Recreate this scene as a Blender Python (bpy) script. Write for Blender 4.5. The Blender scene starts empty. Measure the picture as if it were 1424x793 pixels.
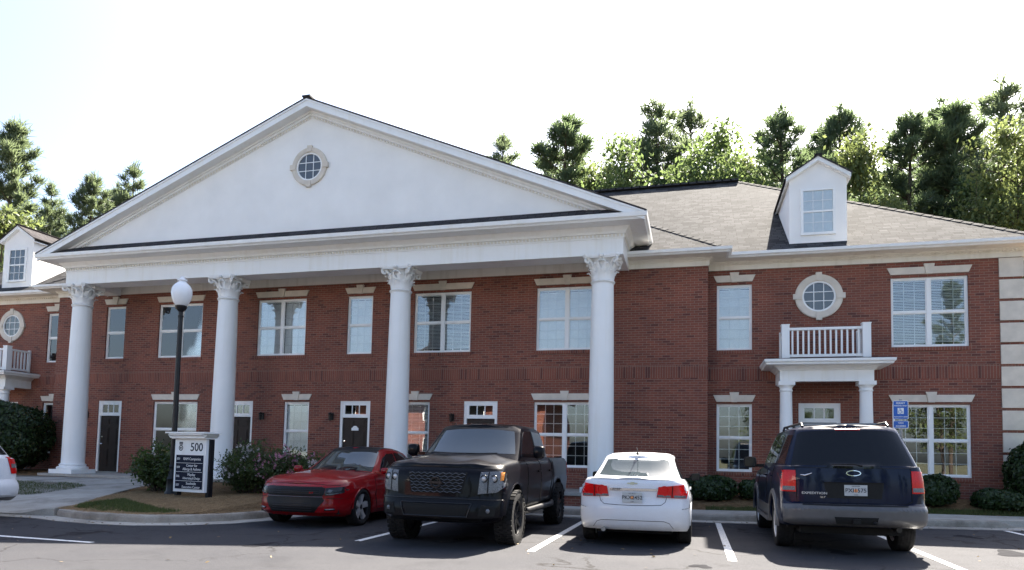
import bpy, bmesh, math, random
from mathutils import Vector, Matrix
from mathutils.bvhtree import BVHTree
R_=math.radians
scene=bpy.context.scene
COL=scene.collection
# ------------------------------------------------------------------ camera
cam_d=bpy.data.cameras.new('camera'); cam=bpy.data.objects.new('camera',cam_d); COL.objects.link(cam)
scene.camera=cam
YAW,PITCH,ROLL=R_(-15.4057),R_(3.6806),R_(1.2839)
def cam_axes():
    cy,sy=math.cos(YAW),math.sin(YAW)
    F=Vector((sy*math.cos(PITCH),cy*math.cos(PITCH),math.sin(PITCH)))
    r=Vector((cy,-sy,0)); u=r.cross(F)
    r2=r*math.cos(ROLL)+u*math.sin(ROLL); u2=u*math.cos(ROLL)-r*math.sin(ROLL)
    return r2,u2,F
_r,_u,_f=cam_axes()
m=Matrix((( _r.x,_u.x,-_f.x,0),(_r.y,_u.y,-_f.y,0),(_r.z,_u.z,-_f.z,1.42),(0,0,0,1)))
cam.matrix_world=m
cam_d.sensor_width=36; cam_d.lens=949.3/1424*36
cam_d.shift_x=(712-703.3)/1424; cam_d.shift_y=(571.1-396.5)/1424
cam_d.clip_start=.1; cam_d.clip_end=3000
# ------------------------------------------------------------------ sky, sun, exposure
SUN=Vector((.24,.92,1.0)).normalized()          # towards the sun
w=bpy.data.worlds.new('World'); scene.world=w; w.use_nodes=True
nt=w.node_tree; bg=nt.nodes['Background']
sk=nt.nodes.new('ShaderNodeTexSky'); sk.sky_type='NISHITA'; sk.sun_disc=False
sk.sun_elevation=math.asin(SUN.z); sk.sun_rotation=math.atan2(SUN.x,SUN.y)
sk.dust_density=4.0; sk.air_density=1.0; sk.ozone_density=2.5; sk.altitude=300
hs=nt.nodes.new('ShaderNodeHueSaturation'); hs.inputs['Saturation'].default_value=.92; nt.links.new(sk.outputs[0],hs.inputs['Color']); nt.links.new(hs.outputs[0],bg.inputs[0]); bg.inputs[1].default_value=.054
sd=bpy.data.lights.new('sun','SUN'); sd.energy=5.0; sd.angle=R_(.5); sd.color=(1,.92,.80)
so=bpy.data.objects.new('sun',sd); COL.objects.link(so)
so.rotation_euler=SUN.to_track_quat('Z','Y').to_euler(); so.location=(20,60,60)
scene.view_settings.view_transform='Standard'; scene.view_settings.look='None'
scene.view_settings.exposure=2.90; scene.view_settings.gamma=1
scene.cycles.max_bounces=8; scene.cycles.transparent_max_bounces=12
scene.cycles.use_denoising=True
# ------------------------------------------------------------------ materials
def NT(name):
    mt=bpy.data.materials.new(name); mt.use_nodes=True
    n=mt.node_tree; p=n.nodes['Principled BSDF']; return mt,n,p
def node(n,t,**kw):
    x=n.nodes.new(t)
    for k,v in kw.items():
        if k.startswith('i_'):
            key=k[2:]; key=int(key) if key.isdigit() else key.replace('_',' ')
            x.inputs[key].default_value=v
        else: setattr(x,k,v)
    return x
def c4(c): return (c[0],c[1],c[2],1)
def ramp(n,src,stops):
    r=n.nodes.new('ShaderNodeValToRGB'); e=r.color_ramp.elements
    while len(e)<len(stops): e.new(.5)
    for q,(p,c) in zip(e,stops): q.position=p; q.color=c4(c)
    n.links.new(src,r.inputs[0]); return r.outputs[0]
def mixc(n,f,a,b,mode='MIX'):
    x=n.nodes.new('ShaderNodeMix'); x.data_type='RGBA'; x.blend_type=mode
    for s,v in ((x.inputs[0],f),(x.inputs[6],a),(x.inputs[7],b)):
        if isinstance(v,(int,float)): s.default_value=v
        elif isinstance(v,tuple): s.default_value=c4(v)
        else: n.links.new(v,s)
    return x.outputs[2]
def noise(n,scale,detail=4,rough=.55,vec=None,space='Object'):
    t=n.nodes.new('ShaderNodeTexNoise'); t.inputs['Scale'].default_value=scale
    t.inputs['Detail'].default_value=detail; t.inputs['Roughness'].default_value=rough
    if vec is None:
        tc=n.nodes.new('ShaderNodeTexCoord'); vec=tc.outputs[space]
    n.links.new(vec,t.inputs['Vector']); return t.outputs['Fac']
def bump(n,p,h,dist,strength=1):
    b=n.nodes.new('ShaderNodeBump'); b.inputs['Distance'].default_value=dist; b.inputs['Strength'].default_value=strength
    n.links.new(h,b.inputs['Height']); n.links.new(b.outputs[0],p.inputs['Normal'])
def simple(name,col,rough=.5,metal=0,var=.12,scale=6,coat=0,spec=.5,bmp=0,bscale=60):
    mt,n,p=NT(name)
    f=noise(n,scale,5)
    d=tuple(max(0,c*(1-var)) for c in col); l=tuple(min(1,c*(1+var)) for c in col)
    n.links.new(ramp(n,f,[(.3,d),(.7,l)]),p.inputs['Base Color'])
    p.inputs['Roughness'].default_value=rough; p.inputs['Metallic'].default_value=metal
    p.inputs['Coat Weight'].default_value=coat; p.inputs['Coat Roughness'].default_value=.04
    p.inputs['Specular IOR Level'].default_value=spec
    if bmp: bump(n,p,noise(n,bscale,3),bmp)
    return mt
def paint(name,col,metal=0.0,rough=.35,dirt=.25,coat=.8,dirtcol=(.22,.19,.15)):
    mt,n,p=NT(name)
    fl=noise(n,900,1)
    base=ramp(n,fl,[(.35,tuple(c*.8 for c in col)),(.65,tuple(min(1,c*1.2) for c in col))])
    tc=n.nodes.new('ShaderNodeTexCoord'); sx=n.nodes.new('ShaderNodeSeparateXYZ'); n.links.new(tc.outputs['Object'],sx.inputs[0])
    f=noise(n,7,6)
    mr=node(n,'ShaderNodeMapRange'); mr.inputs[1].default_value=.75; mr.inputs[2].default_value=.2
    n.links.new(sx.outputs[2],mr.inputs[0])
    mu=node(n,'ShaderNodeMath',operation='MULTIPLY'); n.links.new(mr.outputs[0],mu.inputs[0]); n.links.new(f,mu.inputs[1])
    m2=node(n,'ShaderNodeMath',operation='MULTIPLY'); n.links.new(mu.outputs[0],m2.inputs[0]); m2.inputs[1].default_value=dirt
    n.links.new(mixc(n,m2.outputs[0],base,dirtcol),p.inputs['Base Color'])
    p.inputs['Metallic'].default_value=metal; p.inputs['Roughness'].default_value=rough; p.inputs['Specular IOR Level'].default_value=.05
    p.inputs['Coat Weight'].default_value=coat; p.inputs['Coat IOR'].default_value=1.4
    n.links.new(ramp(n,noise(n,4,4),[(.3,(.008,)*3),(.75,(.03,)*3)]),p.inputs['Coat Roughness'])
    return mt
def uvnode(n):
    u=n.nodes.new('ShaderNodeUVMap'); u.uv_map='UVMap'; return u.outputs[0]
def brick_mat(name,rot=False):
    mt,n,p=NT(name); vec=uvnode(n)
    if rot:
        mp=n.nodes.new('ShaderNodeMapping'); mp.inputs['Rotation'].default_value=(0,0,math.pi/2); n.links.new(vec,mp.inputs[0]); vec=mp.outputs[0]
    # slight waviness of the courses
    b=n.nodes.new('ShaderNodeTexBrick'); n.links.new(vec,b.inputs['Vector'])
    b.offset=.5 if not rot else 0.0
    b.inputs['Color1'].default_value=c4((.220,.070,.044)); b.inputs['Color2'].default_value=c4((.142,.048,.036))
    b.inputs['Mortar'].default_value=c4((.27,.19,.145)); b.inputs['Scale'].default_value=1
    b.inputs['Mortar Size'].default_value=.0055; b.inputs['Mortar Smooth'].default_value=.2; b.inputs['Bias'].default_value=-.25
    b.inputs['Brick Width'].default_value=.213 if not rot else .36; b.inputs['Row Height'].default_value=.0677
    big=noise(n,.9,5,.6); fine=noise(n,45,3)
    c=mixc(n,.35,b.outputs['Color'],ramp(n,fine,[(.3,(.45,.42,.42)),(.7,(1.25,1.2,1.15))]),'MULTIPLY')
    c=mixc(n,1.0,c,ramp(n,big,[(.3,(.78,.78,.8)),(.7,(1.16,1.12,1.08))]),'MULTIPLY')
    # odd dark flashed bricks
    b2=n.nodes.new('ShaderNodeTexBrick'); n.links.new(vec,b2.inputs['Vector']); b2.offset=b.offset
    b2.inputs['Color1'].default_value=(0,0,0,1); b2.inputs['Color2'].default_value=(1,1,1,1); b2.inputs['Mortar'].default_value=(0,0,0,1)
    b2.inputs['Scale'].default_value=1; b2.inputs['Mortar Size'].default_value=.0055; b2.inputs['Bias'].default_value=0
    b2.inputs['Brick Width'].default_value=b.inputs['Brick Width'].default_value; b2.inputs['Row Height'].default_value=.0677
    dk=ramp(n,b2.outputs['Color'],[(.84,(1,1,1)),(.95,(.70,.68,.74))])
    c=mixc(n,1.0,c,dk,'MULTIPLY')
    n.links.new(c,p.inputs['Base Color']); p.inputs['Roughness'].default_value=.85
    iv=node(n,'ShaderNodeMath',operation='SUBTRACT'); iv.inputs[0].default_value=1; n.links.new(b.outputs['Fac'],iv.inputs[1])
    bump(n,p,iv.outputs[0],.006,.8); return mt
def shingle_mat(name,a,bcol):
    mt,n,p=NT(name); vec=uvnode(n)
    b=n.nodes.new('ShaderNodeTexBrick'); n.links.new(vec,b.inputs['Vector']); b.offset=.37; b.offset_frequency=3; b.squash=.7; b.squash_frequency=2
    b.inputs['Color1'].default_value=c4(a); b.inputs['Color2'].default_value=c4(bcol); b.inputs['Mortar'].default_value=c4((.022,.02,.02))
    b.inputs['Scale'].default_value=1; b.inputs['Mortar Size'].default_value=.010; b.inputs['Mortar Smooth'].default_value=.4
    b.inputs['Brick Width'].default_value=.31; b.inputs['Row Height'].default_value=.143; b.inputs['Bias'].default_value=0
    c=mixc(n,.7,b.outputs['Color'],ramp(n,noise(n,120,2),[(.3,(.6,.6,.6)),(.7,(1.35,1.32,1.3))]),'MULTIPLY')
    c=mixc(n,1.0,c,ramp(n,noise(n,.7,5),[(.3,(.8,.8,.8)),(.7,(1.15,1.13,1.1))]),'MULTIPLY')
    n.links.new(c,p.inputs['Base Color']); p.inputs['Roughness'].default_value=.95; p.inputs['Specular IOR Level'].default_value=.04
    # butt edge: sawtooth height down the slope
    sx=n.nodes.new('ShaderNodeSeparateXYZ'); n.links.new(vec,sx.inputs[0])
    dv=node(n,'ShaderNodeMath',operation='DIVIDE'); n.links.new(sx.outputs[1],dv.inputs[0]); dv.inputs[1].default_value=.143
    fr=node(n,'ShaderNodeMath',operation='FRACT'); n.links.new(dv.outputs[0],fr.inputs[0])
    iv=node(n,'ShaderNodeMath',operation='SUBTRACT'); iv.inputs[0].default_value=1; n.links.new(fr.outputs[0],iv.inputs[1])
    ad=node(n,'ShaderNodeMath',operation='ADD'); n.links.new(iv.outputs[0],ad.inputs[0]); n.links.new(b.outputs['Color'],ad.inputs[1])
    bump(n,p,ad.outputs[0],.008,.5); return mt
def glass_mat(name,tint=(.93,.96,.97),boost=1.0,rough=0.0):
    mt,n,p=NT(name); n.nodes.remove(p); out=n.nodes['Material Output']
    tr=n.nodes.new('ShaderNodeBsdfTransparent'); tr.inputs[0].default_value=c4(tint)
    gl=n.nodes.new('ShaderNodeBsdfGlossy'); gl.inputs['Roughness'].default_value=rough
    fr=n.nodes.new('ShaderNodeFresnel'); fr.inputs[0].default_value=1.5
    mu=node(n,'ShaderNodeMath',operation='MULTIPLY'); mu.use_clamp=True; n.links.new(fr.outputs[0],mu.inputs[0]); mu.inputs[1].default_value=boost
    bp=n.nodes.new('ShaderNodeBump'); bp.inputs['Distance'].default_value=.006; bp.inputs['Strength'].default_value=.5
    n.links.new(noise(n,1.1,1),bp.inputs['Height']); n.links.new(bp.outputs[0],gl.inputs['Normal'])
    mx=n.nodes.new('ShaderNodeMixShader'); n.links.new(mu.outputs[0],mx.inputs[0]); n.links.new(tr.outputs[0],mx.inputs[1]); n.links.new(gl.outputs[0],mx.inputs[2])
    n.links.new(mx.outputs[0],out.inputs[0]); return mt
def car_glass(name,col=(.006,.007,.009),spec=.28,tint=(1,1,1)):
    
    mt,n,p=NT(name); p.inputs['Base Color'].default_value=c4(col); p.inputs['Roughness'].default_value=.02
    p.inputs['IOR'].default_value=1.5; p.inputs['Specular IOR Level'].default_value=spec; p.inputs['Specular Tint'].default_value=c4(tint)
    n.links.new(ramp(n,noise(n,5,5),[(.3,(.005,)*3),(.8,(.03,)*3)]),p.inputs['Roughness']); return mt
def leaf_mat(name,a,b,trans,tw=.45,rough=.55):
    mt,n,p=NT(name); out=n.nodes['Material Output']
    g=n.nodes.new('ShaderNodeNewGeometry')
    col=ramp(n,g.outputs['Random Per Island'],[(0,a),(1,b)])
    n.links.new(col,p.inputs['Base Color']); p.inputs['Roughness'].default_value=rough; p.inputs['Specular IOR Level'].default_value=.35
    t=n.nodes.new('ShaderNodeBsdfTranslucent'); t.inputs[0].default_value=c4(trans)
    mx=n.nodes.new('ShaderNodeMixShader'); mx.inputs[0].default_value=tw
    n.links.new(p.outputs[0],mx.inputs[1]); n.links.new(t.outputs[0],mx.inputs[2]); n.links.new(mx.outputs[0],out.inputs[0]); return mt
M={}
M['brick']=brick_mat('brick'); M['soldier']=brick_mat('soldier brick',True)
def weathered(name,col,rough,streak=.16,bmp=0):
    mt,n,p=NT(name); tc=n.nodes.new('ShaderNodeTexCoord'); mp=n.nodes.new('ShaderNodeMapping'); mp.inputs['Scale'].default_value=(3.2,3.2,.22); n.links.new(tc.outputs['Object'],mp.inputs[0])
    c=ramp(n,noise(n,1.6,6,.6,mp.outputs[0]),[(.32,tuple(q*(1-streak)*k for q,k in zip(col,(1,.985,.95)))),(.50,col)])
    c=mixc(n,.6,c,ramp(n,noise(n,.8,6,.65),[(.3,(.93,.925,.91)),(.6,(1,1,1))]),'MULTIPLY')
    n.links.new(c,p.inputs['Base Color']); p.inputs['Roughness'].default_value=rough
    if bmp: bump(n,p,noise(n,150,3),bmp)
    return mt
M['white']=weathered('white paint',(.80,.80,.79),.5,.05)
M['cream']=weathered('cream trim paint',(.74,.70,.62),.55,.12)
M['stucco']=simple('stucco',(.80,.785,.76),.85,var=.04,scale=1.3,bmp=.003,bscale=160)
M['stone']=simple('cast stone',(.60,.54,.46),.85,var=.1,scale=4,bmp=.003,bscale=90)
M['shingle']=shingle_mat('roof shingle',(.076,.077,.081),(.032,.033,.036))
M['dshingle']=shingle_mat('dark shingle',(.07,.067,.07),(.045,.043,.047))
M['ridge']=simple('ridge cap',(.035,.034,.036),.9,var=.3,scale=20)
M['glass']=glass_mat('window glass',boost=2.7); M['blind']=simple('blind slat',(.94,.94,.92),.6,var=.05)
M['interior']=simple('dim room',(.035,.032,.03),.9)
M['door']=simple('door paint',(.022,.014,.011),.5,var=.15,spec=.25); M['bronze']=simple('dark bronze',(.03,.027,.025),.4,metal=.6)
M['chrome']=simple('chrome',(.75,.75,.76),.12,metal=1,var=.03); M['brass']=simple('brass',(.6,.5,.3),.3,metal=1)
M['bmetal']=simple('black metal',(.010,.010,.012),.35,var=.25,scale=14,spec=.3)
M['globe']=simple('milky globe',(.80,.81,.83),.25,var=.03)
def concrete(name,a,b,sc=2.0):
    mt,n,p=NT(name)
    c=ramp(n,noise(n,sc,6,.65),[(.3,a),(.7,b)])
    c=mixc(n,.5,c,ramp(n,noise(n,70,3),[(.3,(.72,.72,.72)),(.7,(1.2,1.2,1.2))]),'MULTIPLY')
    st=noise(n,.6,6,.7); c=mixc(n,1.0,c,ramp(n,st,[(.36,(.62,.6,.58)),(.52,(1,1,1))]),'MULTIPLY')
    n.links.new(c,p.inputs['Base Color']); p.inputs['Specular IOR Level'].default_value=.06; p.inputs['Roughness'].default_value=.9; bump(n,p,noise(n,120,3),.003); return mt
M['concrete']=concrete('concrete',(.30,.28,.25),(.42,.40,.36)); M['kerb']=concrete('kerb concrete',(.24,.21,.18),(.38,.35,.30),3)
def asphalt():
    mt,n,p=NT('asphalt')
    tc=n.nodes.new('ShaderNodeTexCoord')
    c=ramp(n,noise(n,.35,6,.6),[(.3,(.034,.035,.041)),(.7,(.051,.051,.056))])
    c=mixc(n,.8,c,ramp(n,noise(n,95,3,.8),[(.28,(.45,.45,.45)),(.55,(1,1,1)),(.75,(1.9,1.85,1.8))]),'MULTIPLY')
    # stains along the stalls
    c=mixc(n,1.0,c,ramp(n,noise(n,1.1,5,.7),[(.30,(.74,.74,.75)),(.47,(1,1,1))]),'MULTIPLY')
    # cracks
    v=n.nodes.new('ShaderNodeTexVoronoi'); v.feature='DISTANCE_TO_EDGE'; v.inputs['Scale'].default_value=.33
    dn=n.nodes.new('ShaderNodeTexNoise'); dn.inputs['Scale'].default_value=1.3; dn.inputs['Detail'].default_value=6; n.links.new(tc.outputs['Object'],dn.inputs['Vector'])
    va=node(n,'ShaderNodeVectorMath',operation='MULTIPLY_ADD'); n.links.new(dn.outputs['Color'],va.inputs[0]); va.inputs[1].default_value=(1.6,1.6,0); n.links.new(tc.outputs['Object'],va.inputs[2])
    n.links.new(va.outputs[0],v.inputs['Vector'])
    cr=ramp(n,v.outputs['Distance'],[(.0,(.30,.28,.27)),(.010,(1,1,1))])
    msk=ramp(n,noise(n,.22,3),[(.42,(0,0,0)),(.50,(1,1,1))])
    c=mixc(n,msk,c,mixc(n,1.0,c,cr,'MULTIPLY'))
    n.links.new(c,p.inputs['Base Color']); p.inputs['Roughness'].default_value=.9; p.inputs['Specular IOR Level'].default_value=.12
    bump(n,p,noise(n,150,3,.7),.006); return mt
M['asphalt']=asphalt(); M['oil']=simple('oil stain',(.026,.026,.029),.95,var=.3,scale=9,spec=.02); M['dryleaf']=leaf_mat('dry leaf',(.10,.065,.03),(.24,.18,.10),(.1,.08,.05),.2,.8); M['mesh']=simple('grille mesh grey',(.10,.10,.105),.35,metal=.6)
def linepaint():
    mt,n,p=NT('worn line paint')
    c=ramp(n,noise(n,28,6,.75),[(.36,(.12,.12,.12)),(.46,(.62,.62,.61)),(.7,(.74,.74,.73))])
    n.links.new(c,p.inputs['Base Color']); p.inputs['Roughness'].default_value=.8; return mt
M['line']=linepaint()
def soil():
    mt,n,p=NT('pine straw mulch')
    c=ramp(n,noise(n,9,8,.75),[(.3,(.075,.044,.025)),(.5,(.17,.105,.055)),(.72,(.28,.19,.10))])
    n.links.new(c,p.inputs['Base Color']); p.inputs['Specular IOR Level'].default_value=.06; p.inputs['Roughness'].default_value=1; bump(n,p,noise(n,40,5,.8),.03); return mt
M['mulch']=soil()
def grassbase():
    mt,n,p=NT('lawn soil')
    c=ramp(n,noise(n,3,8,.7),[(.3,(.035,.040,.015)),(.55,(.06,.065,.022)),(.75,(.12,.095,.045))])
    n.links.new(c,p.inputs['Base Color']); p.inputs['Specular IOR Level'].default_value=.06; p.inputs['Roughness'].default_value=1; bump(n,p,noise(n,60,4,.8),.02); return mt
M['lawn']=grassbase()
M['earth']=simple('earth',(.07,.07,.035),1,var=.4,scale=.4)
M['blade']=leaf_mat('grass blade',(.035,.06,.014),(.10,.10,.035),(.12,.18,.03),.25)
M['straw']=leaf_mat('straw needle',(.16,.095,.045),(.36,.25,.13),(.1,.06,.03),.1,.8)
M['pine']=leaf_mat('pine needles',(.045,.072,.046),(.10,.128,.072),(.19,.24,.12),.40)
M['dpine']=leaf_mat('dark pine needles',(.035,.060,.042),(.080,.11,.060),(.16,.22,.10),.42)
M['decid']=leaf_mat('spring leaves',(.042,.080,.028),(.095,.140,.05),(.16,.22,.075),.42)
M['decid2']=leaf_mat('yellow green leaves',(.055,.085,.026),(.12,.15,.05),(.18,.22,.075),.42)
M['bark']=simple('bark',(.07,.05,.038),.95,var=.4,scale=5,bmp=.02,bscale=14)
M['shrub']=leaf_mat('shrub leaves',(.010,.026,.008),(.034,.058,.016),(.05,.09,.02),.22,.4)
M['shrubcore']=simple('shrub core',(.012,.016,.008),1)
M['rose']=leaf_mat('rose leaves',(.030,.055,.018),(.085,.105,.038),(.10,.16,.03),.3,.5)
M['pink']=leaf_mat('pink petals',(.50,.20,.32),(.78,.46,.58),(.6,.3,.4),.25,.6)
M['whitepet']=leaf_mat('white petals',(.62,.55,.55),(.80,.76,.76),(.6,.55,.55),.25,.6)
M['rubber']=simple('tyre rubber',(.016,.016,.017),.85,var=.35,scale=20,spec=.15)
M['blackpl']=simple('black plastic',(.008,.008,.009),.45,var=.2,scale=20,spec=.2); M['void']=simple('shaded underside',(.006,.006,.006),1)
M['greypl']=simple('grey cladding',(.058,.057,.060),.5,var=.12,scale=8,coat=.3)
M['mirror']=simple('mirror glass',(.015,.017,.02),.08,spec=.3); M['silver']=simple('alloy silver',(.50,.50,.51),.35,metal=.45); M['dalloy']=simple('dark alloy',(.03,.03,.033),.3,metal=.7)
M['cglass']=car_glass('tinted car glass'); M['cglass2']=car_glass('clear car glass',(.010,.016,.020),.9,(.72,.88,1))
M['cglass3']=car_glass('rear car glass',(.035,.045,.052),.22,(.8,.9,1))
def lens(name,col,col2):
    mt,n,p=NT(name)
    wv=n.nodes.new('ShaderNodeTexVoronoi'); wv.inputs['Scale'].default_value=110
    tc=n.nodes.new('ShaderNodeTexCoord'); n.links.new(tc.outputs['Object'],wv.inputs['Vector'])
    n.links.new(ramp(n,wv.outputs['Distance'],[(.1,col),(.8,col2)]),p.inputs['Base Color'])
    p.inputs['Roughness'].default_value=.25; p.inputs['Specular IOR Level'].default_value=.1; p.inputs['Coat Weight'].default_value=.45; p.inputs['Coat Roughness'].default_value=.02
    return mt
M['redlens']=lens('red lens',(.62,.010,.010),(.42,.005,.006)); M['clearlens']=lens('clear lens',(.20,.21,.23),(.07,.073,.08))
M['amber']=lens('amber lens',(.75,.28,.04),(.5,.16,.02)); M['smoke']=lens('smoked lens',(.025,.025,.028),(.008,.008,.009))
M['plate']=simple('plate white',(.40,.42,.43),.35,var=.03); M['ink']=simple('dark ink',(.02,.022,.035),.5)
M['orange']=simple('orange ink',(.75,.30,.10),.5); M['signblue']=simple('sign blue',(.012,.10,.42),.35,var=.05)
M['signblack']=simple('navy sign panel',(.010,.012,.026),.7,var=.1,spec=.2); M['galv']=simple('galvanised steel',(.28,.28,.28),.45,metal=.7)
M['red']=paint('red car paint',(.205,.003,.006),.0,dirt=.03); M['blackp']=paint('black truck paint',(.004,.004,.006),0,.3,dirt=.0,coat=.28)
M['whitep']=paint('white car paint',(.61,.63,.67),0,.4,dirt=.35,dirtcol=(.35,.28,.2)); M['navy']=paint('navy car paint',(.0030,.007,.024),.0,.35,dirt=.03,coat=.5)
# ------------------------------------------------------------------ mesh helper
class MB:
    def __init__(s): s.v=[];s.f=[];s.mi=[];s.m=0
    def vert(s,*p): s.v.append(tuple(p)); return len(s.v)-1
    def face(s,idx): s.f.append(tuple(idx)); s.mi.append(s.m)
    def poly(s,pts): i=len(s.v); s.v+= [tuple(p) for p in pts]; s.face(range(i,i+len(pts)))
    def box(s,x0,x1,y0,y1,z0,z1):
        i=len(s.v)
        s.v+=[(x0,y0,z0),(x1,y0,z0),(x1,y1,z0),(x0,y1,z0),(x0,y0,z1),(x1,y0,z1),(x1,y1,z1),(x0,y1,z1)]
        for q in((0,3,2,1),(4,5,6,7),(0,1,5,4),(1,2,6,5),(2,3,7,6),(3,0,4,7)): s.face([i+k for k in q])
    def obox(s,c,ax,ay,az,hx,hy,hz):
        i=len(s.v); c=Vector(c)
        for z in(-1,1):
            for x,y in((-1,-1),(1,-1),(1,1),(-1,1)): s.v.append(tuple(c+ax*(x*hx)+ay*(y*hy)+az*(z*hz)))
        for q in((0,3,2,1),(4,5,6,7),(0,1,5,4),(1,2,6,5),(2,3,7,6),(3,0,4,7)): s.face([i+k for k in q])
    def beam(s,a,b,w,h,up=Vector((0,0,1))):
        a=Vector(a);b=Vector(b); d=(b-a); L=d.length; d.normalize(); x=d.cross(up).normalized(); u=x.cross(d)
        s.obox((a+b)/2,x,d,u,w/2,L/2,h/2)
    def grid(s,rows,closed=False):
        i=len(s.v); n=len(rows[0])
        for r in rows: s.v+=[tuple(p) for p in r]
        for a in range(len(rows)-1):
            for b in range(n if closed else n-1):
                c=(b+1)%n; s.face((i+a*n+b,i+a*n+c,i+(a+1)*n+c,i+(a+1)*n+b))
    def lathe(s,prof,n=24,c=(0,0,0),axis='z',cap=True,a0=0,a1=2*math.pi):
        full=abs(a1-a0-2*math.pi)<1e-6; rows=[]
        for r,h in prof:
            row=[]
            for k in range(n if full else n+1):
                a=a0+(a1-a0)*k/n; p,q=r*math.cos(a),r*math.sin(a)
                row.append({'z':(c[0]+p,c[1]+q,c[2]+h),'x':(c[0]+h,c[1]+p,c[2]+q),'y':(c[0]+q,c[1]+h,c[2]+p)}[axis])
            rows.append(row)
        st=len(s.v); s.grid(rows,full)
        if cap and full:
            if prof[0][0]>1e-4: s.face(list(range(st,st+n))[::-1])
            if prof[-1][0]>1e-4: e=st+(len(prof)-1)*n; s.face(range(e,e+n))
    def tube(s,path,r,n=8,cap=True):
        P=[Vector(p) for p in path]; rows=[]
        rr=r if isinstance(r,(list,tuple)) else [r]*len(P)
        up=Vector((.13,.21,.97))
        for k,p in enumerate(P):
            d=(P[min(k+1,len(P)-1)]-P[max(k-1,0)]).normalized()
            x=d.cross(up); 
            if x.length<.05: x=d.cross(Vector((1,0,0)))
            x.normalize(); y=d.cross(x)
            rows.append([p+x*(rr[k]*math.cos(2*math.pi*j/n))+y*(rr[k]*math.sin(2*math.pi*j/n)) for j in range(n)])
        st=len(s.v); s.grid(rows,True)
        if cap: s.face(list(range(st,st+n))); e=st+(len(P)-1)*n; s.face(list(range(e,e+n))[::-1])
    def prism(s,pts,axis,a,b):
        """pts: 2-D polygon; axis x: (y,z) y: (x,z) z: (x,y), extruded from a to b"""
        f={'x':lambda p,t:(t,p[0],p[1]),'y':lambda p,t:(p[0],t,p[1]),'z':lambda p,t:(p[0],p[1],t)}[axis]
        n=len(pts); i=len(s.v); s.v+=[f(p,a) for p in pts]+[f(p,b) for p in pts]
        s.face(range(i,i+n)); s.face(list(range(i+n,i+2*n))[::-1])
        for k in range(n): j=(k+1)%n; s.face((i+k,i+n+k,i+n+j,i+j))
    def sweep(s,path,prof,cap=True):
        """plan path (x,y), outward is to the right of travel; prof (d,z) closed section"""
        P=[Vector(p) for p in path]; rows=[]
        def nrm(a,b): d=(b-a).normalized(); return Vector((d.y,-d.x))
        for k,p in enumerate(P):
            if k==0: o=nrm(P[0],P[1])
            elif k==len(P)-1: o=nrm(P[-2],P[-1])
            else:
                a=nrm(P[k-1],p); b=nrm(p,P[k+1]); h=(a+b).normalized(); o=h/max(.3,h.dot(a))
            rows.append([(p.x+o.x*d,p.y+o.y*d,z) for d,z in prof])
        st=len(s.v); n=len(prof); s.grid(rows,True)
        if cap: s.face(list(range(st,st+n))); e=st+(len(P)-1)*n; s.face(list(range(e,e+n))[::-1])
    def xform(s,mx,start=0):
        for k in range(start,len(s.v)): s.v[k]=tuple(mx@Vector(s.v[k]))
    def add(s,o,mx=None):
        i=len(s.v); s.v+= [tuple(mx@Vector(p)) for p in o.v] if mx else o.v
        s.f+=[tuple(i+k for k in f) for f in o.f]; s.mi+=o.mi
def build(name,mb,mats,parent=None,smooth=None,uv=False,weld=False,recalc=True,label=None,kind=None,cat=None,group=None,loc=None):
    me=bpy.data.meshes.new(name); me.from_pydata(mb.v,[],mb.f)
    if not isinstance(mats,(list,tuple)): mats=[mats]
    for t in mats: me.materials.append(M[t] if isinstance(t,str) else t)
    if len(mats)>1: me.polygons.foreach_set('material_index',mb.mi)
    if weld or recalc:
        b=bmesh.new(); b.from_mesh(me)
        if weld:
            bmesh.ops.remove_doubles(b,verts=b.verts,dist=.0004); bmesh.ops.dissolve_degenerate(b,edges=b.edges,dist=.0004)
        if recalc: bmesh.ops.recalc_face_normals(b,faces=b.faces)
        b.to_mesh(me); b.free()
    if uv:
        l=me.uv_layers.new(name='UVMap'); Z=Vector((0,0,1))
        for p in me.polygons:
            n=p.normal; u=Z.cross(n)
            if u.length<.05: u=Vector((1,0,0))
            u.normalize(); 
            if abs(u.x)>abs(u.y):
                if u.x<0: u=-u
            elif u.y<0: u=-u
            v=n.cross(u); 
            if v.z<0: v=-v
            for li in p.loop_indices:
                co=me.vertices[me.loops[li].vertex_index].co; l.data[li].uv=(co.dot(u)+63.9,co.dot(v)+40.7)
    if smooth is not None:
        me.polygons.foreach_set('use_smooth',[True]*len(me.polygons))
        me.set_sharp_from_angle(angle=R_(smooth))
    o=bpy.data.objects.new(name,me); COL.objects.link(o)
    if parent: o.parent=parent
    tag(o,label,cat,group,kind)
    if loc: o.location=loc
    return o
def tag(o,label=None,cat=None,group=None,kind=None):
    for k,v in(('label',label),('category',cat),('group',group),('kind',kind)):
        if v: o[k]=v
def thing(name,label,cat,loc=(0,0,0),rz=0,group=None,rx=0,ry=0):
    o=bpy.data.objects.new(name,None); COL.objects.link(o); o.location=loc; o.rotation_euler=(rx,ry,rz); o.empty_display_size=.3
    tag(o,label,cat,group); return o
def copy_tree(o,parent=None):
    c=o.copy(); COL.objects.link(c)
    if parent: c.parent=parent
    for ch in o.children: copy_tree(ch,c)
    return c
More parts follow.
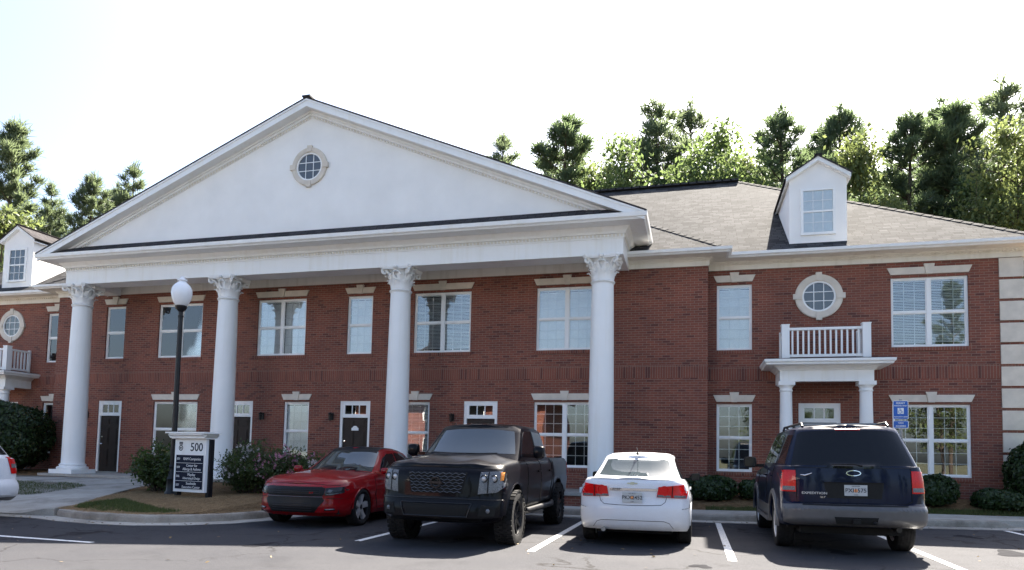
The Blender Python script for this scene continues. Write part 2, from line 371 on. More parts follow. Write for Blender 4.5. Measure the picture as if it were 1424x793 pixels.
def text_mb(s,size,mx,align='CENTER',depth=.002,bold=0.0,xs=1.0):
    cu=bpy.data.curves.new('t','FONT'); cu.body=s; cu.size=size; cu.align_x=align; cu.align_y='CENTER'; cu.extrude=depth; cu.offset=bold; cu.resolution_u=3
    o=bpy.data.objects.new('t',cu); COL.objects.link(o); dg=bpy.context.evaluated_depsgraph_get(); dg.update()
    me=bpy.data.meshes.new_from_object(o.evaluated_get(dg)); mb=MB()
    S=Matrix.Diagonal((xs,1,1,1))
    mb.v=[tuple(mx@S@v.co) for v in me.vertices]; mb.f=[tuple(p.vertices) for p in me.polygons]; mb.mi=[0]*len(mb.f)
    bpy.data.objects.remove(o); bpy.data.meshes.remove(me); bpy.data.curves.remove(cu); return mb
def face_mx(loc,rz=0):   # text standing upright, readable from -Y (rz=0)
    return Matrix.Translation(loc)@Matrix.Rotation(rz,4,'Z')@Matrix.Rotation(math.pi/2,4,'X')
def lerp(a,b,t): return a+(b-a)*t
def interp(tab,x):
    if x<=tab[0][0]: return tab[0][1]
    for (a,p),(b,q) in zip(tab,tab[1:]):
        if x<=b:
            t=(x-a)/(b-a) if b>a else 0; return p+(q-p)*t
    return tab[-1][1]
def sinterp(tab,x):   # smoothed
    h=.12; return (interp(tab,x-h)+2*interp(tab,x)+interp(tab,x+h))/4
# ------------------------------------------------------------------ ground
def gt(x): return .012*max(0,x+2.5)-.0012*max(0,x+2.5-6)**2 if x<11 else gt(10.99)   # the lot rises a little to the right
KERB=[(-12.05,10.72),(-11.3,10.52),(-10.5,10.42),(-9.8,10.52),(-9.2,10.85),(-8.75,11.4),(-8.5,12.1),(-8.42,13.2),(-8.42,15.2),(-8.3,15.7),(-7.9,15.98),(-7.2,16.04),(0.3,16.06),(3,16.25),(5,16.5),(6.25,16.74),(6.6,16.8),(10,17.25),(14,17.7)]
def yk(x):
    if x<-12.05: return 10.75
    if x>13.9: return 17.7+.12*(x-14)
    best=99
    for (a,b),(c,d) in zip(KERB,KERB[1:]):
        if a<=x<=c and c>a+1e-6: best=min(best,b+(d-b)*(x-a)/(c-a))
    return best if best<99 else 16
def inside(x,y):
    if y<=yk(x)+(.05 if x<6 else .45): return False
    if x>6.5 or y>17.5: return True
    p=Vector((x,y))
    for q,r_ in zip(KERB,KERB[1:]):
        q=Vector(q); r_=Vector(r_); t=max(0,min(1,(p-q).dot(r_-q)/(r_-q).length_squared))
        if (p-q.lerp(r_,t)).length<.115: return False
    return True
def zl(x,y):
    k=10.6 if x<-9.2 else (17.4 if x>-7.8 else lerp(10.6,17.4,(x+9.2)/1.4))
    if x>-7.8: k=max(17.4,yk(x)+1.2)
    t=max(0,min(1,(y-k)/(19.3-k)))
    z=gt(x)+.135+t*(.36-.5*gt(x))
    if x<-12.3:  # flush apron at the left
        e=max(0,min(1,(y-10.6)/1.6)); q=min(1,(-12.3-x)/.6); z=lerp(z,gt(x)+.012+(z-gt(x)-.012)*e,q)
    return z
def build_ground():
    g=MB()
    def sheet(mb,xs,ys,zf):
        mb.grid([[(x,y,zf(x,y)) for x in xs] for y in ys])
    xs=[-1500,-300,-80,-40]+[x*.5 for x in range(-60,40)]+[30,60,200,1500]
    sheet(g,xs,[-1500,-300,-90,-40,-10,30,60,120,300,1500],lambda x,y:-.45 if abs(x)<100 and -60<y<60 else -.6)
    build('ground',g,'earth',kind='structure')
    a=MB(); xs=[-70,-50,-30]+[x*.5 for x in range(-40,31)]+[18,24,45]
    sheet(a,xs,[-32,-10,0,5,8,10,12,14,16,18,20],lambda x,y:gt(x) if y<18.5 or x>8 else -.02)
    build('parking_lot',a,'asphalt',kind='structure')
    # planted ground: mulch bed reaching from the kerb to the building
    l=MB(); xs=[-60,-45,-36,-30]+[-28+.25*i for i in range(0,62)]+[-12.5+.1*i for i in range(0,50)]+[-7.5+.25*i for i in range(0,95)]+[17,20,30,50]
    ys=[10.4+.1*i for i in range(0,64)]+[16.8+.2*i for i in range(0,14)]+[19.6,20,21,24,30,45]
    rnd=random.Random(3)
    def zf(x,y):
        if not inside(x,y): return -.25
        return zl(x,min(y,24))+rnd.uniform(-.012,.012)
    sheet(l,xs,ys,zf); build('mulch_bed',l,'mulch',kind='structure',smooth=60)
    # kerb and its gutter pan
    k=MB(); P=[(x,y) for x,y in KERB]
    def swp(mb,prof,dz=0):
        rows=[]
        for i,(x,y) in enumerate(P):
            a=Vector(P[max(i-1,0)]); b=Vector(P[min(i+1,len(P)-1)]); d=(b-a).normalized(); o=Vector((d.y,-d.x))
            e=1.0 if x<6.4 else .2
            rows.append([(x+o.x*q,y+o.y*q,gt(x)+(z if z<.03 else z*e)) for q,z in prof])
        st=len(mb.v); mb.grid(rows,True); n=len(prof); mb.face(list(range(st,st+n))); s2=st+(len(P)-1)*n; mb.face(list(range(s2,s2+n)))
    swp(k,[(.02,-.1),(.0,.10),(-.015,.137),(-.045,.15),(-.16,.152),(-.17,.145),(-.17,-.1)])
    build('kerb',k,'kerb',kind='structure')
    P[:0]=[(-40,10.70),(-26,10.66),(-16,10.62),(-13.2,10.70),(-12.4,10.74)]; k=MB(); swp(k,[(-.05,-.1),(-.05,.016),(.40,.006),(.41,-.1)]); build('gutter_pan',k,'concrete',kind='structure')
def drape(name,poly,mat,dz,kind='structure',step=.35,thick=.10):
    b=bmesh.new(); vs=[b.verts.new((x,y,0)) for x,y in poly]; b.faces.new(vs); bmesh.ops.triangulate(b,faces=b.faces[:])
    for _ in range(7):
        es=[e for e in b.edges if e.calc_length()>step]
        if not es: break
        bmesh.ops.subdivide_edges(b,edges=es,cuts=1); bmesh.ops.triangulate(b,faces=[f for f in b.faces if len(f.verts)>3])
    for v in b.verts: v.co.z=zl(v.co.x,v.co.y)+dz
    ext=bmesh.ops.extrude_face_region(b,geom=b.faces[:])
    for v in [e for e in ext['geom'] if isinstance(e,bmesh.types.BMVert)]: v.co.z-=thick
    bmesh.ops.recalc_face_normals(b,faces=b.faces)
    me=bpy.data.meshes.new(name); b.to_mesh(me); b.free(); me.materials.append(M[mat])
    o=bpy.data.objects.new(name,me); COL.objects.link(o); o['kind']=kind; return o
WALKA=[(-60,13.6),(-30,13.7),(-20.5,15.3),(-18,15.5),(-16.2,15.6),(-14.6,14.9),(-13.9,13.8),(-13.2,12.6),(-12.5,11.6),(-12.12,10.75),(-13,10.5),(-16,10.45),(-22,10.5),(-60,10.8)]
WALKA=[(-13.0,10.62),(-12.14,10.72),(-12.3,11.4),(-13.0,12.6),(-13.7,13.9),(-14.3,15.2),(-14.6,16.4),(-14.4,17.16),(-16.5,17.16),(-18,16.9),(-20.0,16.5),(-24,15.9),(-40,15.6),(-40,14.2),(-24,14.45),(-20.2,15.05),(-18,15.35),(-16.6,15.3),(-15.7,14.8),(-15.2,13.7),(-14.9,12.6),(-15.6,12.05),(-18,11.95),(-40,12.0),(-40,10.62)]
LENS=[(-40,12.0),(-18,11.95),(-15.6,12.05),(-14.9,12.6),(-15.2,13.7),(-15.7,14.8),(-16.6,15.3),(-18,15.35),(-20.2,15.05),(-24,14.45),(-40,14.2)]
GRASS2=[(-11.95,11.0),(-11.0,10.75),(-10.2,10.75),(-9.6,10.9),(-9.5,11.25),(-10.3,11.5),(-11.2,11.9),(-12.3,12.6),(-12.35,11.6)]
WALKR=[(-8.0,16.22),(0.3,16.24),(3,16.43),(5,16.68),(6.25,16.90),(10,17.40),(14,17.85),(14,19.1),(9,18.4),(5,17.85),(3,17.55),(0.3,17.33),(-8.2,17.33)]
def inpoly(poly,x,y):
    c=False
    for (a,b),(cx,d) in zip(poly,poly[1:]+poly[:1]):
        if (b>y)!=(d>y) and x<(cx-a)*(y-b)/(d-b)+a: c=not c
    return c
def build_grass(name,poly,n,seed,zoff=.012):
    rnd=random.Random(seed); mb=MB()
    xs=[p[0] for p in poly]; ys=[p[1] for p in poly]
    x0,x1,y0,y1=max(min(xs),-27),max(xs),min(ys),max(ys)
    def inp(x,y):
        c=False
        for (a,b),(cx,d) in zip(poly,poly[1:]+poly[:1]):
            if (b>y)!=(d>y) and x<(cx-a)*(y-b)/(d-b)+a: c=not c
        return c
    k=0
    while k<n:
        x=rnd.uniform(x0,x1); y=rnd.uniform(y0,y1)
        if not inp(x,y): continue
        k+=1
        if math.sin(x*2.1+1.3*math.sin(y*1.7))*math.sin(y*2.9+x)>.55 and rnd.random()<.75: continue
        a=rnd.uniform(0,6.28); h=rnd.uniform(.03,.075); wd=.006; lx,ly=rnd.uniform(-.03,.03),rnd.uniform(-.03,.03); z=zl(x,y)+zoff
        dx,dy=math.cos(a)*wd,math.sin(a)*wd
        mb.poly([(x-dx,y-dy,z),(x+dx,y+dy,z),(x+lx,y+ly,z+h)])
    return build(name,mb,'blade',recalc=False,kind='stuff',label='short patchy green and straw coloured lawn grass',cat='grass')
def build_straw(n=26000,seed=5):
    rnd=random.Random(seed); mb=MB(); k=0
    while k<n:
        q=rnd.random()<.72
        x=rnd.uniform(-13.3,-8.5) if q else rnd.uniform(-24,9); y=rnd.uniform(10.6,15.2) if q else rnd.uniform(10.9,19.1)
        if not inside(x,y) or (x>-8.2 and y<17.6) or inpoly(WALKA,x,y) or inpoly(LENS,x,y) or (inpoly(GRASS2,x,y) and rnd.random()<.85): continue
        k+=1; a=rnd.uniform(0,3.14); L=rnd.uniform(.05,.13); z=zl(x,y)+.012
        dx,dy=math.cos(a)*L,math.sin(a)*L; px,py=-math.sin(a)*.004,math.cos(a)*.004; dz=rnd.uniform(0,.035)
        mb.poly([(x-dx,y-dy,z),(x-dx+px,y-dy+py,z+.003),(x+dx+px,y+dy+py,z+dz),(x+dx,y+dy,z+dz)])
    build('pine_straw',mb,'straw',recalc=False,kind='stuff',label='loose brown pine straw over the planting beds',cat='mulch')
def strip(name,a,b,wd,lab=None):
    a=Vector(a);b=Vector(b);d=(b-a).normalized();o=Vector((-d.y,d.x))*wd/2; n=max(2,int((b-a).length/.3)); mb=MB()
    mb.grid([[(p.x+s*o.x,p.y+s*o.y,gt(p.x)+.005) for s in(-1,1)] for p in [a.lerp(b,i/n) for i in range(n+1)]])
    build(name,mb,'line',kind='structure')
build_ground()
drape('sidewalk',WALKA,'concrete',.02,thick=.32); drape('sidewalk',WALKR,'concrete',.022,thick=.3)
drape('lawn',LENS,'lawn',.012); drape('lawn',GRASS2,'lawn',.012)
LAWNR=[(0.3,17.35),(3,17.57),(5,17.87),(9,18.42),(9,18.9),(5,18.3),(3,18.0),(0.3,17.75)]
drape('lawn',LAWNR,'lawn',.008)
build_grass('grass',LENS,16000,1); build_grass('grass',GRASS2,9000,2); build_grass('grass',LAWNR,6000,4)
build_straw()
for a,b in(((.525,9.9),(.525,15.6)),((-2.30,9.9),(-2.30,15.6)),((-5.11,9.9),(-5.11,15.6)),((3.335,9.9),(3.335,15.9)),((6.14,9.9),(6.14,16.2))): strip('painted_line',a,b,.115)
strip('painted_line',(-26,8.32),(-8.45,8.12),.10)
rnd=random.Random(8)
for cx_,cy_,sz_ in((-.9,15.1,.28),(-.75,12.6,.16),(2.15,11.4,.22),(2.3,14.9,.3),(-3.6,11.0,.25),(-3.9,14.4,.2),(-6.9,12.4,.22),(.1,9.3,.14),(-6.2,8.9,.18),(4.7,12.2,.3),(4.9,14.6,.22)):
    mb=MB(); ph=[rnd.uniform(0,6) for _ in range(4)]; pts=[]
    for k in range(28):
        q=k*math.pi/14; rr=sz_*(1+.25*math.sin(2*q+ph[0])+.18*math.sin(3*q+ph[1])+.12*math.sin(5*q+ph[2])); x=cx_+rr*.8*math.cos(q); y=cy_+rr*1.2*math.sin(q); pts.append((x,y,gt(x)+.0035))
    mb.poly(pts); build('oil_stain',mb,'oil',kind='structure',recalc=False)
mb=MB()
for _ in range(420):
    x=rnd.uniform(-14,9); y=yk(max(-12,min(6,x)))-abs(rnd.gauss(0,.35))-.05 if rnd.random()<.55 else rnd.uniform(6,15.5)
    s=rnd.uniform(.012,.035); q=rnd.uniform(0,6.28); u=Vector((math.cos(q)*s,math.sin(q)*s,rnd.uniform(0,.01))); v=Vector((-math.sin(q)*s*.5,math.cos(q)*s*.5,rnd.uniform(0,.012))); o=Vector((x,y,gt(x)+.012)); mb.poly([o-u,o+v,o+u,o-v])
build('leaf_litter',mb,'dryleaf',recalc=False,kind='stuff',label='small dry leaves and grit scattered over the asphalt',cat='leaf litter')
# ------------------------------------------------------------------ the building
BX,BD=-10.85,19.18
BLD=thing('office_building','two storey red brick office building with white columned portico and pediment','building',(BX,BD,0))
FT=6.70
UB,UT,LB,LT=4.45,6.29,1.09,2.95
def wx(X): return X-BX
UP=[(-19.93,-19.11,0),(-17.7,-15.93,1),(-13.79,-12.0,1),(-10.53,-9.66,0),(-8.26,-6.43,1),(-4.42,-2.63,1)]
LO=[(-17.73,-15.96,1),(-12.67,-11.76,0),(-8.6,-7.67,0),(-4.44,-2.66,1)]
DO=[(-20.06,-19.06),(-14.86,-13.82),(-10.67,-9.63),(-6.58,-5.54)]
WU=[(.62,1.55,0),(5.0,6.79,1)]
DZ0,DZ1=.50,2.98
def wall_cells(mb,x0,x1,z0,z1,y,holes,depth=.11):
    xs=sorted({x0,x1}|{h[0] for h in holes}|{h[1] for h in holes}); zs=sorted({z0,z1}|{h[2] for h in holes}|{h[3] for h in holes})
    for a,b in zip(xs,xs[1:]):
        for c,d in zip(zs,zs[1:]):
            mx_,mz=(a+b)/2,(c+d)/2
            if any(h[0]<mx_<h[1] and h[2]<mz<h[3] for h in holes): continue
            mb.poly([(a,y,c),(b,y,c),(b,y,d),(a,y,d)])
    for h in holes:
        a,b,c,d=h
        mb.poly([(a,y,c),(a,y+depth,c),(a,y+depth,d),(a,y,d)]); mb.poly([(b,y,c),(b,y,d),(b,y+depth,d),(b,y+depth,c)])
        mb.poly([(a,y,d),(a,y+depth,d),(b,y+depth,d),(b,y,d)]); mb.poly([(a,y,c),(b,y,c),(b,y+depth,c),(a,y+depth,c)])
def mirror_list(L): return [(wx(a),wx(b))+tuple(r) for a,b,*r in L]+[(-wx(b),-wx(a))+tuple(r) for a,b,*r in L]
pav=MB(); holes=[(wx(a),wx(b),UB,UT) for a,b,_ in UP]+[(wx(a),wx(b),LB,LT) for a,b,_ in LO]+[(wx(a),wx(b),DZ0,DZ1) for a,b in DO]
PX=11.22
SO0,SO1=3.62,3.97
wall_cells(pav,-PX,PX,-.3,7.0,0,holes)
for s in(-1,1): pav.poly([(s*PX,0,-.3),(s*PX,.6,-.3),(s*PX,.6,7.0),(s*PX,0,7.0)])
build('wall',pav,'brick',BLD,uv=True,recalc=False,label='red brick wall behind the columns')
WX=18.83; DX=14.10
for s in(-1,1):
    wg=MB(); hs=[]
    for a,b,_ in WU:
        a,b=wx(a),wx(b); a,b=(a,b) if s>0 else (-b,-a); hs+=[(a,b,UB,UT),(a,b,LB,LT)]
    a,b=wx(2.73),wx(3.77); a,b=(a,b) if s>0 else (-b,-a); hs.append((a,b,DZ0,DZ1))
    lo,hi=(PX,WX) if s>0 else (-WX,-PX)
    wall_cells(wg,lo,hi,-.3,7.0,.6,hs)
    wg.poly([(s*WX,.6,-.3),(s*WX,13.4,-.3),(s*WX,13.4,7.0),(s*WX,.6,7.0)]); 
    if s>0: wg.poly([(-WX,13.4,-.3),(WX,13.4,-.3),(WX,13.4,7.0),(-WX,13.4,7.0)])
    build('wall',wg,'brick',BLD,uv=True,recalc=False)
sb=MB(); sb.box(-PX-.006,PX+.006,-.006,.05,SO0,SO1); build('soldier_course',sb,'soldier',BLD,uv=True)
for s in(-1,1): sb=MB(); sb.box(*sorted((s*(PX+.007),s*(WX+.006))),.594,.65,SO0,SO1); build('soldier_course',sb,'soldier',BLD,uv=True)
def sill(x0,x1,z,y,w):
    mb=MB(); mb.box(x0-.05,x1+.05,y-.025,y+.10,z-.10,z-.002); build('sill',mb,'soldier',w,uv=True)
# dim rooms
it=MB()
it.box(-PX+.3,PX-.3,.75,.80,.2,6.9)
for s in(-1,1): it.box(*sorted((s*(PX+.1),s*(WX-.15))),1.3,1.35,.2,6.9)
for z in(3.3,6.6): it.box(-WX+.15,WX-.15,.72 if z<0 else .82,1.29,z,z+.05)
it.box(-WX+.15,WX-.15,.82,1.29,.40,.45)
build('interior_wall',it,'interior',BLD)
def bars(mb,x0,x1,z0,z1,nx,nz,y,wd=.018,dp=.012):
    for i in range(1,nx): x=lerp(x0,x1,i/nx); mb.box(x-wd/2,x+wd/2,y,y+dp,z0,z1)
    for i in range(1,nz): z=lerp(z0,z1,i/nz); mb.box(x0,x1,y+.001,y+dp-.001,z-wd/2,z+wd/2)
def window(x0,x1,z0,z1,yw,double,blind,parent=BLD,muntin=True,rnd=random.Random(11)):
    y=yw+.055; fr=MB(); t=.05; pane=MB(); mu=MB(); bl=MB()
    fr.box(x0,x1,y,y+.06,z1-t,z1); fr.box(x0,x1,y,y+.06,z0,z0+t); fr.box(x0,x0+t,y+.001,y+.059,z0+t,z1-t); fr.box(x1-t,x1,y+.001,y+.059,z0+t,z1-t)
    units=[(x0+t,x1-t)]
    if double:
        c=(x0+x1)/2; fr.box(c-.05,c+.05,y-.004,y+.059,z0+t,z1-t); units=[(x0+t,c-.05),(c+.05,x1-t)]
    zm=(z0+z1)/2; objs=[]
    for ui,(a,b) in enumerate(units):
        fr.box(a,b,y+.008,y+.055,zm-.025,zm+.025)
        for (c,d),off in(((z0+t,zm-.025),.034),((zm+.025,z1-t),.018)):
            yy=y+off; s=.022
            fr.box(a,a+s,yy,yy+.02,c,d); fr.box(b-s,b,yy,yy+.02,c,d); fr.box(a+s,b-s,yy,yy+.02,c,c+s); fr.box(a+s,b-s,yy,yy+.02,d-s,d)
            pane.box(a+s,b-s,yy+.006,yy+.009,c+s,d-s)
            if muntin: bars(mu,a+s,b-s,c+s,d-s,3,3,yy+.0095)
        if blind:
            bt=z0+t if blind==1 else (lerp(z0+t,zm,.15) if blind==2 else zm+.1)
            tilt=1.15 if blind==1 else .62
            z=z1-t-.05; bl.box(a+.01,b-.01,y+.075,y+.11,z,z1-t-.004)
            while z>bt+.03:
                z-=.042; q=tilt+rnd.uniform(-.04,.04); dy=.025*math.cos(q); dz=.025*math.sin(q)
                bl.poly([(a+.012,y+.095-dy,z-dz),(b-.012,y+.095-dy,z-dz),(b-.012,y+.095+dy,z+dz),(a+.012,y+.095+dy,z+dz)])
            bl.box(a+.012,b-.012,y+.083,y+.105,z-.05,z-.028)
    w=build('window',fr,'white',parent)
    build('pane',pane,'glass',w)
    if muntin: build('muntin_grid',mu,'white',w)
    if blind: build('blind',bl,'blind',w,recalc=False)
    sill(x0,x1,z0,yw,w)
    return w
def lintel(x0,x1,zb,yw):
    mb=MB(); h=.185; e=.09; c=(x0+x1)/2; yf=yw-.035
    mb.prism([(x0-.005,zb),(c-.075,zb),(c-.105,zb+h),(x0-e,zb+h)],'y',yf,yw+.03)
    mb.prism([(c+.075,zb),(x1+.005,zb),(x1+e,zb+h),(c+.105,zb+h)],'y',yf,yw+.03)
    mb.prism([(c-.074,zb-.01),(c+.074,zb-.01),(c+.125,zb+h+.075),(c-.125,zb+h+.075)],'y',yf-.035,yw+.03)
    build('lintel',mb,'stone',BLD)
UBL=[1,1,1,1,2,1]; LBL=[1,1,2,0]
for (a,b,d),k in zip(UP,UBL): window(wx(a),wx(b),UB,UT,0,d,k); lintel(wx(a),wx(b),UT+.075,0)
for (a,b,d),k in zip(LO,LBL): window(wx(a),wx(b),LB,LT,0,d,k); lintel(wx(a),wx(b),LT+.06,0)
for (a,b,d),k,k2 in zip(WU,(1,2),(0,0)):
    for s in(1,-1):
        p,q=(wx(a),wx(b)) if s>0 else (-wx(b),-wx(a))
        window(p,q,UB,UT,.6,d,k if s>0 else 3); lintel(p,q,UT+.075,.6)
        window(p,q,LB,LT,.6,d,k2 if s>0 else 1); lintel(p,q,LT+.06,.6)
def door(x0,x1,yw,right_handle=False,wreath=False):
    z0,z1=DZ0,DZ1; y=yw+.03; t=.085; zt=z1-.47
    fr=MB(); fr.box(x0,x0+t,y,y+.08,z0,z1); fr.box(x1-t,x1,y,y+.08,z0,z1); fr.box(x0+t,x1-t,y,y+.08,z1-t,z1)
    fr.box(x0+t,x1-t,y,y+.08,zt-.05,zt+.02)
    d=build('door',fr,'white',BLD)
    a,b=x0+t,x1-t
    sf=MB(); sf.box(a,a+.07,y+.01,y+.07,zt+.02,z1-t); sf.box(b-.07,b,y+.01,y+.07,zt+.02,z1-t); sf.box(a+.07,b-.07,y+.01,y+.07,z1-t-.05,z1-t); sf.box(a+.07,b-.07,y+.01,y+.07,zt+.02,zt+.06)
    for i in(1,2): x=lerp(a+.07,b-.07,i/3); sf.box(x-.012,x+.012,y+.02,y+.05,zt+.06,z1-t-.05)
    build('transom',sf,'white',d)
    gp=MB(); gp.box(a+.07,b-.07,y+.035,y+.04,zt+.06,z1-t-.05); build('pane',gp,'glass',d)
    lf=MB(); yl=y+.05; lf.box(a,b,yl,yl+.045,z0+.03,zt-.05)
    W=b-a
    for cx in(a+W*.29,a+W*.71):
        for (c,e) in((z0+.2,z0+.82),(z0+.95,z0+1.55),(z0+1.66,z0+1.88)):
            h=W*.155; lf.box(cx-h,cx+h,yl-.012,yl,c,e); lf.box(cx-h+.03,cx+h-.03,yl-.022,yl-.012,c+.03,e-.03)
    build('door_leaf',lf,'door',d)
    kn=MB(); hx=a+.07; kn.lathe([(.028,0),(.028,-.008),(.012,-.02),(.012,-.035),(.028,-.045),(.03,-.06),(.015,-.072),(.0,-.074)],12,(hx,yl,z0+.98),'y'); kn.lathe([(.03,0),(.03,-.012),(.0,-.014)],12,(hx,yl,z0+1.22),'y')
    build('door_handle',kn,'chrome',d)
    th=MB(); th.box(x0,x1,yw-.03,yw+.1,z0-.03,z0+.028); build('threshold',th,'concrete',d)
    if wreath:
        wr=MB(); wr.box((a+b)/2-.12,(a+b)/2+.12,yl-.03,yl-.023,z0+1.56,z0+1.64); wr.prism([((a+b)/2-.1,z0+1.645),((a+b)/2+.1,z0+1.645),((a+b)/2+.04,z0+1.70),((a+b)/2-.04,z0+1.70)],'y',yl-.03,yl-.023); build('door_plaque',wr,'white',d)
for i,(a,b) in enumerate(DO): door(wx(a),wx(b),0,wreath=(i==2))
for s in(1,-1):
    p,q=(wx(2.73),wx(3.77)); p,q=(p,q) if s>0 else(-q,-p); door(p,q,.6)
def wall_lamp(X,z=2.5):
    x=wx(X); mb=MB(); mb.box(x-.05,x+.05,-.02,0,z-.12,z+.1); mb.tube([(x,-.02,z+.06),(x,-.09,z+.10),(x,-.13,z+.07)],.012,6)
    mb.lathe([(.02,.10),(.075,.05),(.07,.04),(.06,.035)],8,(x,-.13,z),'z'); mb.lathe([(.06,.03),(.045,-.13),(.02,-.15),(.0,-.155)],6,(x,-.13,z))
    build('wall_lamp',mb,'bronze',BLD)
for X in(-20.5,-13.43,-10.93,-6.93): wall_lamp(X)
# round windows
def round_window(x,z,y,ro,ri):
    n=48; ring=MB()
    ring.lathe([(ri,.02),(ri,-.05),(ri+.02,-.06),(ro-.02,-.06),(ro,-.045),(ro,.02)],n,(x,y,z),'y',cap=False)
    h=(ro-ri); 
    for a in range(4):
        t=a*math.pi/2; d=Vector((math.cos(t),0,math.sin(t))); e=Vector((-d.z,0,d.x)); c=Vector((x,y-.03,z))+d*((ri+ro)/2+.03)
        ring.obox(c,e,Vector((0,1,0)),d,.075,.05,h/2+.02)
    w=build('round_window',ring,'stone',BLD,smooth=35)
    fr=MB(); fr.lathe([(ri-.045,.01),(ri-.045,-.035),(ri-.001,-.035),(ri-.001,.01)],n,(x,y,z),'y',cap=False)
    build('sash_ring',fr,'white',w,smooth=35)
    g=MB(); g.lathe([(.0,-.008),(ri-.046,-.008)],n,(x,y,z),'y',cap=False); build('pane',g,'glass',w,recalc=False)
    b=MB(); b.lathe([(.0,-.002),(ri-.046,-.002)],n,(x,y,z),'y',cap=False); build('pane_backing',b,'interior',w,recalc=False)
    m_=MB(); r=ri-.05
    for k in(-1,1):
        o=k*r/3; L=math.sqrt(r*r-o*o); m_.box(x+o-.01,x+o+.01,y-.019,y-.011,z-L,z+L); m_.box(x-L,x+L,y-.0185,y-.0115,z+o-.01,z+o+.01)
    build('muntin_grid',m_,'white',w)
for s in(1,-1): round_window(s*DX,5.87,.6,.60,.42)
# quoins
for s in(1,-1):
    z=FT-.02
    while z>.45:
        a,b=sorted((s*(WX-.51),s*(WX+.03))); qs=MB(); qs.prism([(s*(WX-.51),.565),(s*(WX+.03),.565),(s*(WX+.03),1.15),(s*(WX-.01),1.15),(s*(WX-.01),.62),(s*(WX-.51),.62)],'z',z-.485,z); build('quoin',qs,'stone',BLD)
        z-=.555
# cornice: frieze, soffit and gutter
FRZ=[(-.02,FT),(.035,FT),(.035,FT+.13),(.05,FT+.14),(.06,FT+.17),(.10,FT+.20),(.12,FT+.225),(.50,FT+.225),(.50,FT+.25),(-.02,FT+.25)]
GUT=[(.47,FT+.215),(.53,FT+.215),(.56,FT+.25),(.60,FT+.27),(.61,FT+.345),(.585,FT+.35),(.575,FT+.30),(.49,FT+.30),(.47,FT+.30)]
cn=MB()
path_r=[(8.45,0),(PX,0),(PX,.6),(WX,.6),(WX,13.4)]
path_l=[(-x,y) for x,y in path_r][::-1]
for p in(path_l,path_r):
    cn.sweep(p,FRZ); gu=MB(); gu.sweep(p,GUT); build('gutter',gu,'white',BLD)
cn.box(-8.45,8.45,-.035,.02,FT+.001,FT+.33)
dn=cn
x=PX+.7
while x<WX:
    for s in(1,-1): dn.box(*sorted((s*x,s*(x+.04))),.52,.565,FT+.145,FT+.185)
    x+=.09
build('cornice',cn,'cream',BLD)
# roofs
SL=.69; ZE=7.0
rf=MB(); EX=WX+.5; RX=EX-6.9; ye=.10; yr=7.0; ZR=ZE+SL*6.9; yb=13.9
rf.poly([(-EX,ye,ZE),(EX,ye,ZE),(RX,yr,ZR),(-RX,yr,ZR)]); rf.poly([(EX,ye,ZE),(EX,yb,ZE),(RX,yr,ZR)]); rf.poly([(-EX,yb,ZE),(-EX,ye,ZE),(-RX,yr,ZR)]); rf.poly([(EX,yb,ZE),(-EX,yb,ZE),(-RX,yr,ZR),(RX,yr,ZR)])
ROOF=build('roof',rf,'shingle',BLD,uv=True,recalc=False)
pr_=MB(); ax=PX+.5; pz=7.03
pr_.poly([(-ax,-.5,pz),(ax,-.5,pz),(ax-6.8,6.3,pz+SL*6.8),(-ax+6.8,6.3,pz+SL*6.8)])
for s in(1,-1): pr_.poly([(s*ax,-.5,pz),(s*ax,.143,pz),(s*(ax-6.8),6.94,pz+SL*6.8),(s*(ax-6.8),6.3,pz+SL*6.8)][::s])
build('roof',pr_,'shingle',BLD,uv=True,recalc=False)
def capline(mb,a,b,wd,h,n=None):
    a=Vector(a);b=Vector(b); d=(b-a).normalized(); x=d.cross(Vector((0,0,1))).normalized(); u=x.cross(d)
    L=(b-a).length; k=max(1,int(L/.3))
    for i in range(k):
        p=a.lerp(b,i/k); q=a.lerp(b,(i+1.15)/k if i<k-1 else 1)
        mb.obox((p+q)/2+u*(h/2+.004*(i%2)),x,d,u,wd/2,(q-p).length/2,h/2)
rc=MB(); capline(rc,(-RX,yr,ZR),(RX,yr,ZR),.30,.07); build('ridge_cap',rc,'ridge',ROOF)
def hipcap(p,q,n1,n2,wd,mat):
    p=Vector(p);q=Vector(q); dd=(q-p).normalized(); mb=MB(); k=int((q-p).length/.28); n1=Vector(n1).normalized(); n2=Vector(n2).normalized()
    e1=dd.cross(n1); e1=e1 if e1.z<0 else -e1; e2=dd.cross(n2); e2=e2 if e2.z<0 else -e2; up=(n1+n2).normalized()
    for i_ in range(k):
        rows=[]
        for t_,l_ in((i_/k,.022),((i_+1.12)/k if i_<k-1 else 1,.010)):
            o=p.lerp(q,t_); rows.append([o+e1*wd,o+e1*wd+n1*l_,o+up*(l_*1.1),o+e2*wd+n2*l_,o+e2*wd])
        mb.grid(rows); mb.face([len(mb.v)-10+z for z in range(5)])
    build('hip_cap',mb,mat,ROOF,uv=True)
for s in(1,-1):
    hipcap((s*EX,ye,ZE),(s*RX,yr,ZR),(0,-SL,1),(s*SL,0,1),.14,'shingle'); hipcap((s*EX,yb,ZE),(s*RX,yr,ZR),(0,SL,1),(s*SL,0,1),.14,'shingle')
    hipcap((s*ax,-.5,pz),(s*(ax-6.8),6.3,pz+SL*6.8),(0,-SL,1),(s*SL,0,1),.12,'shingle')
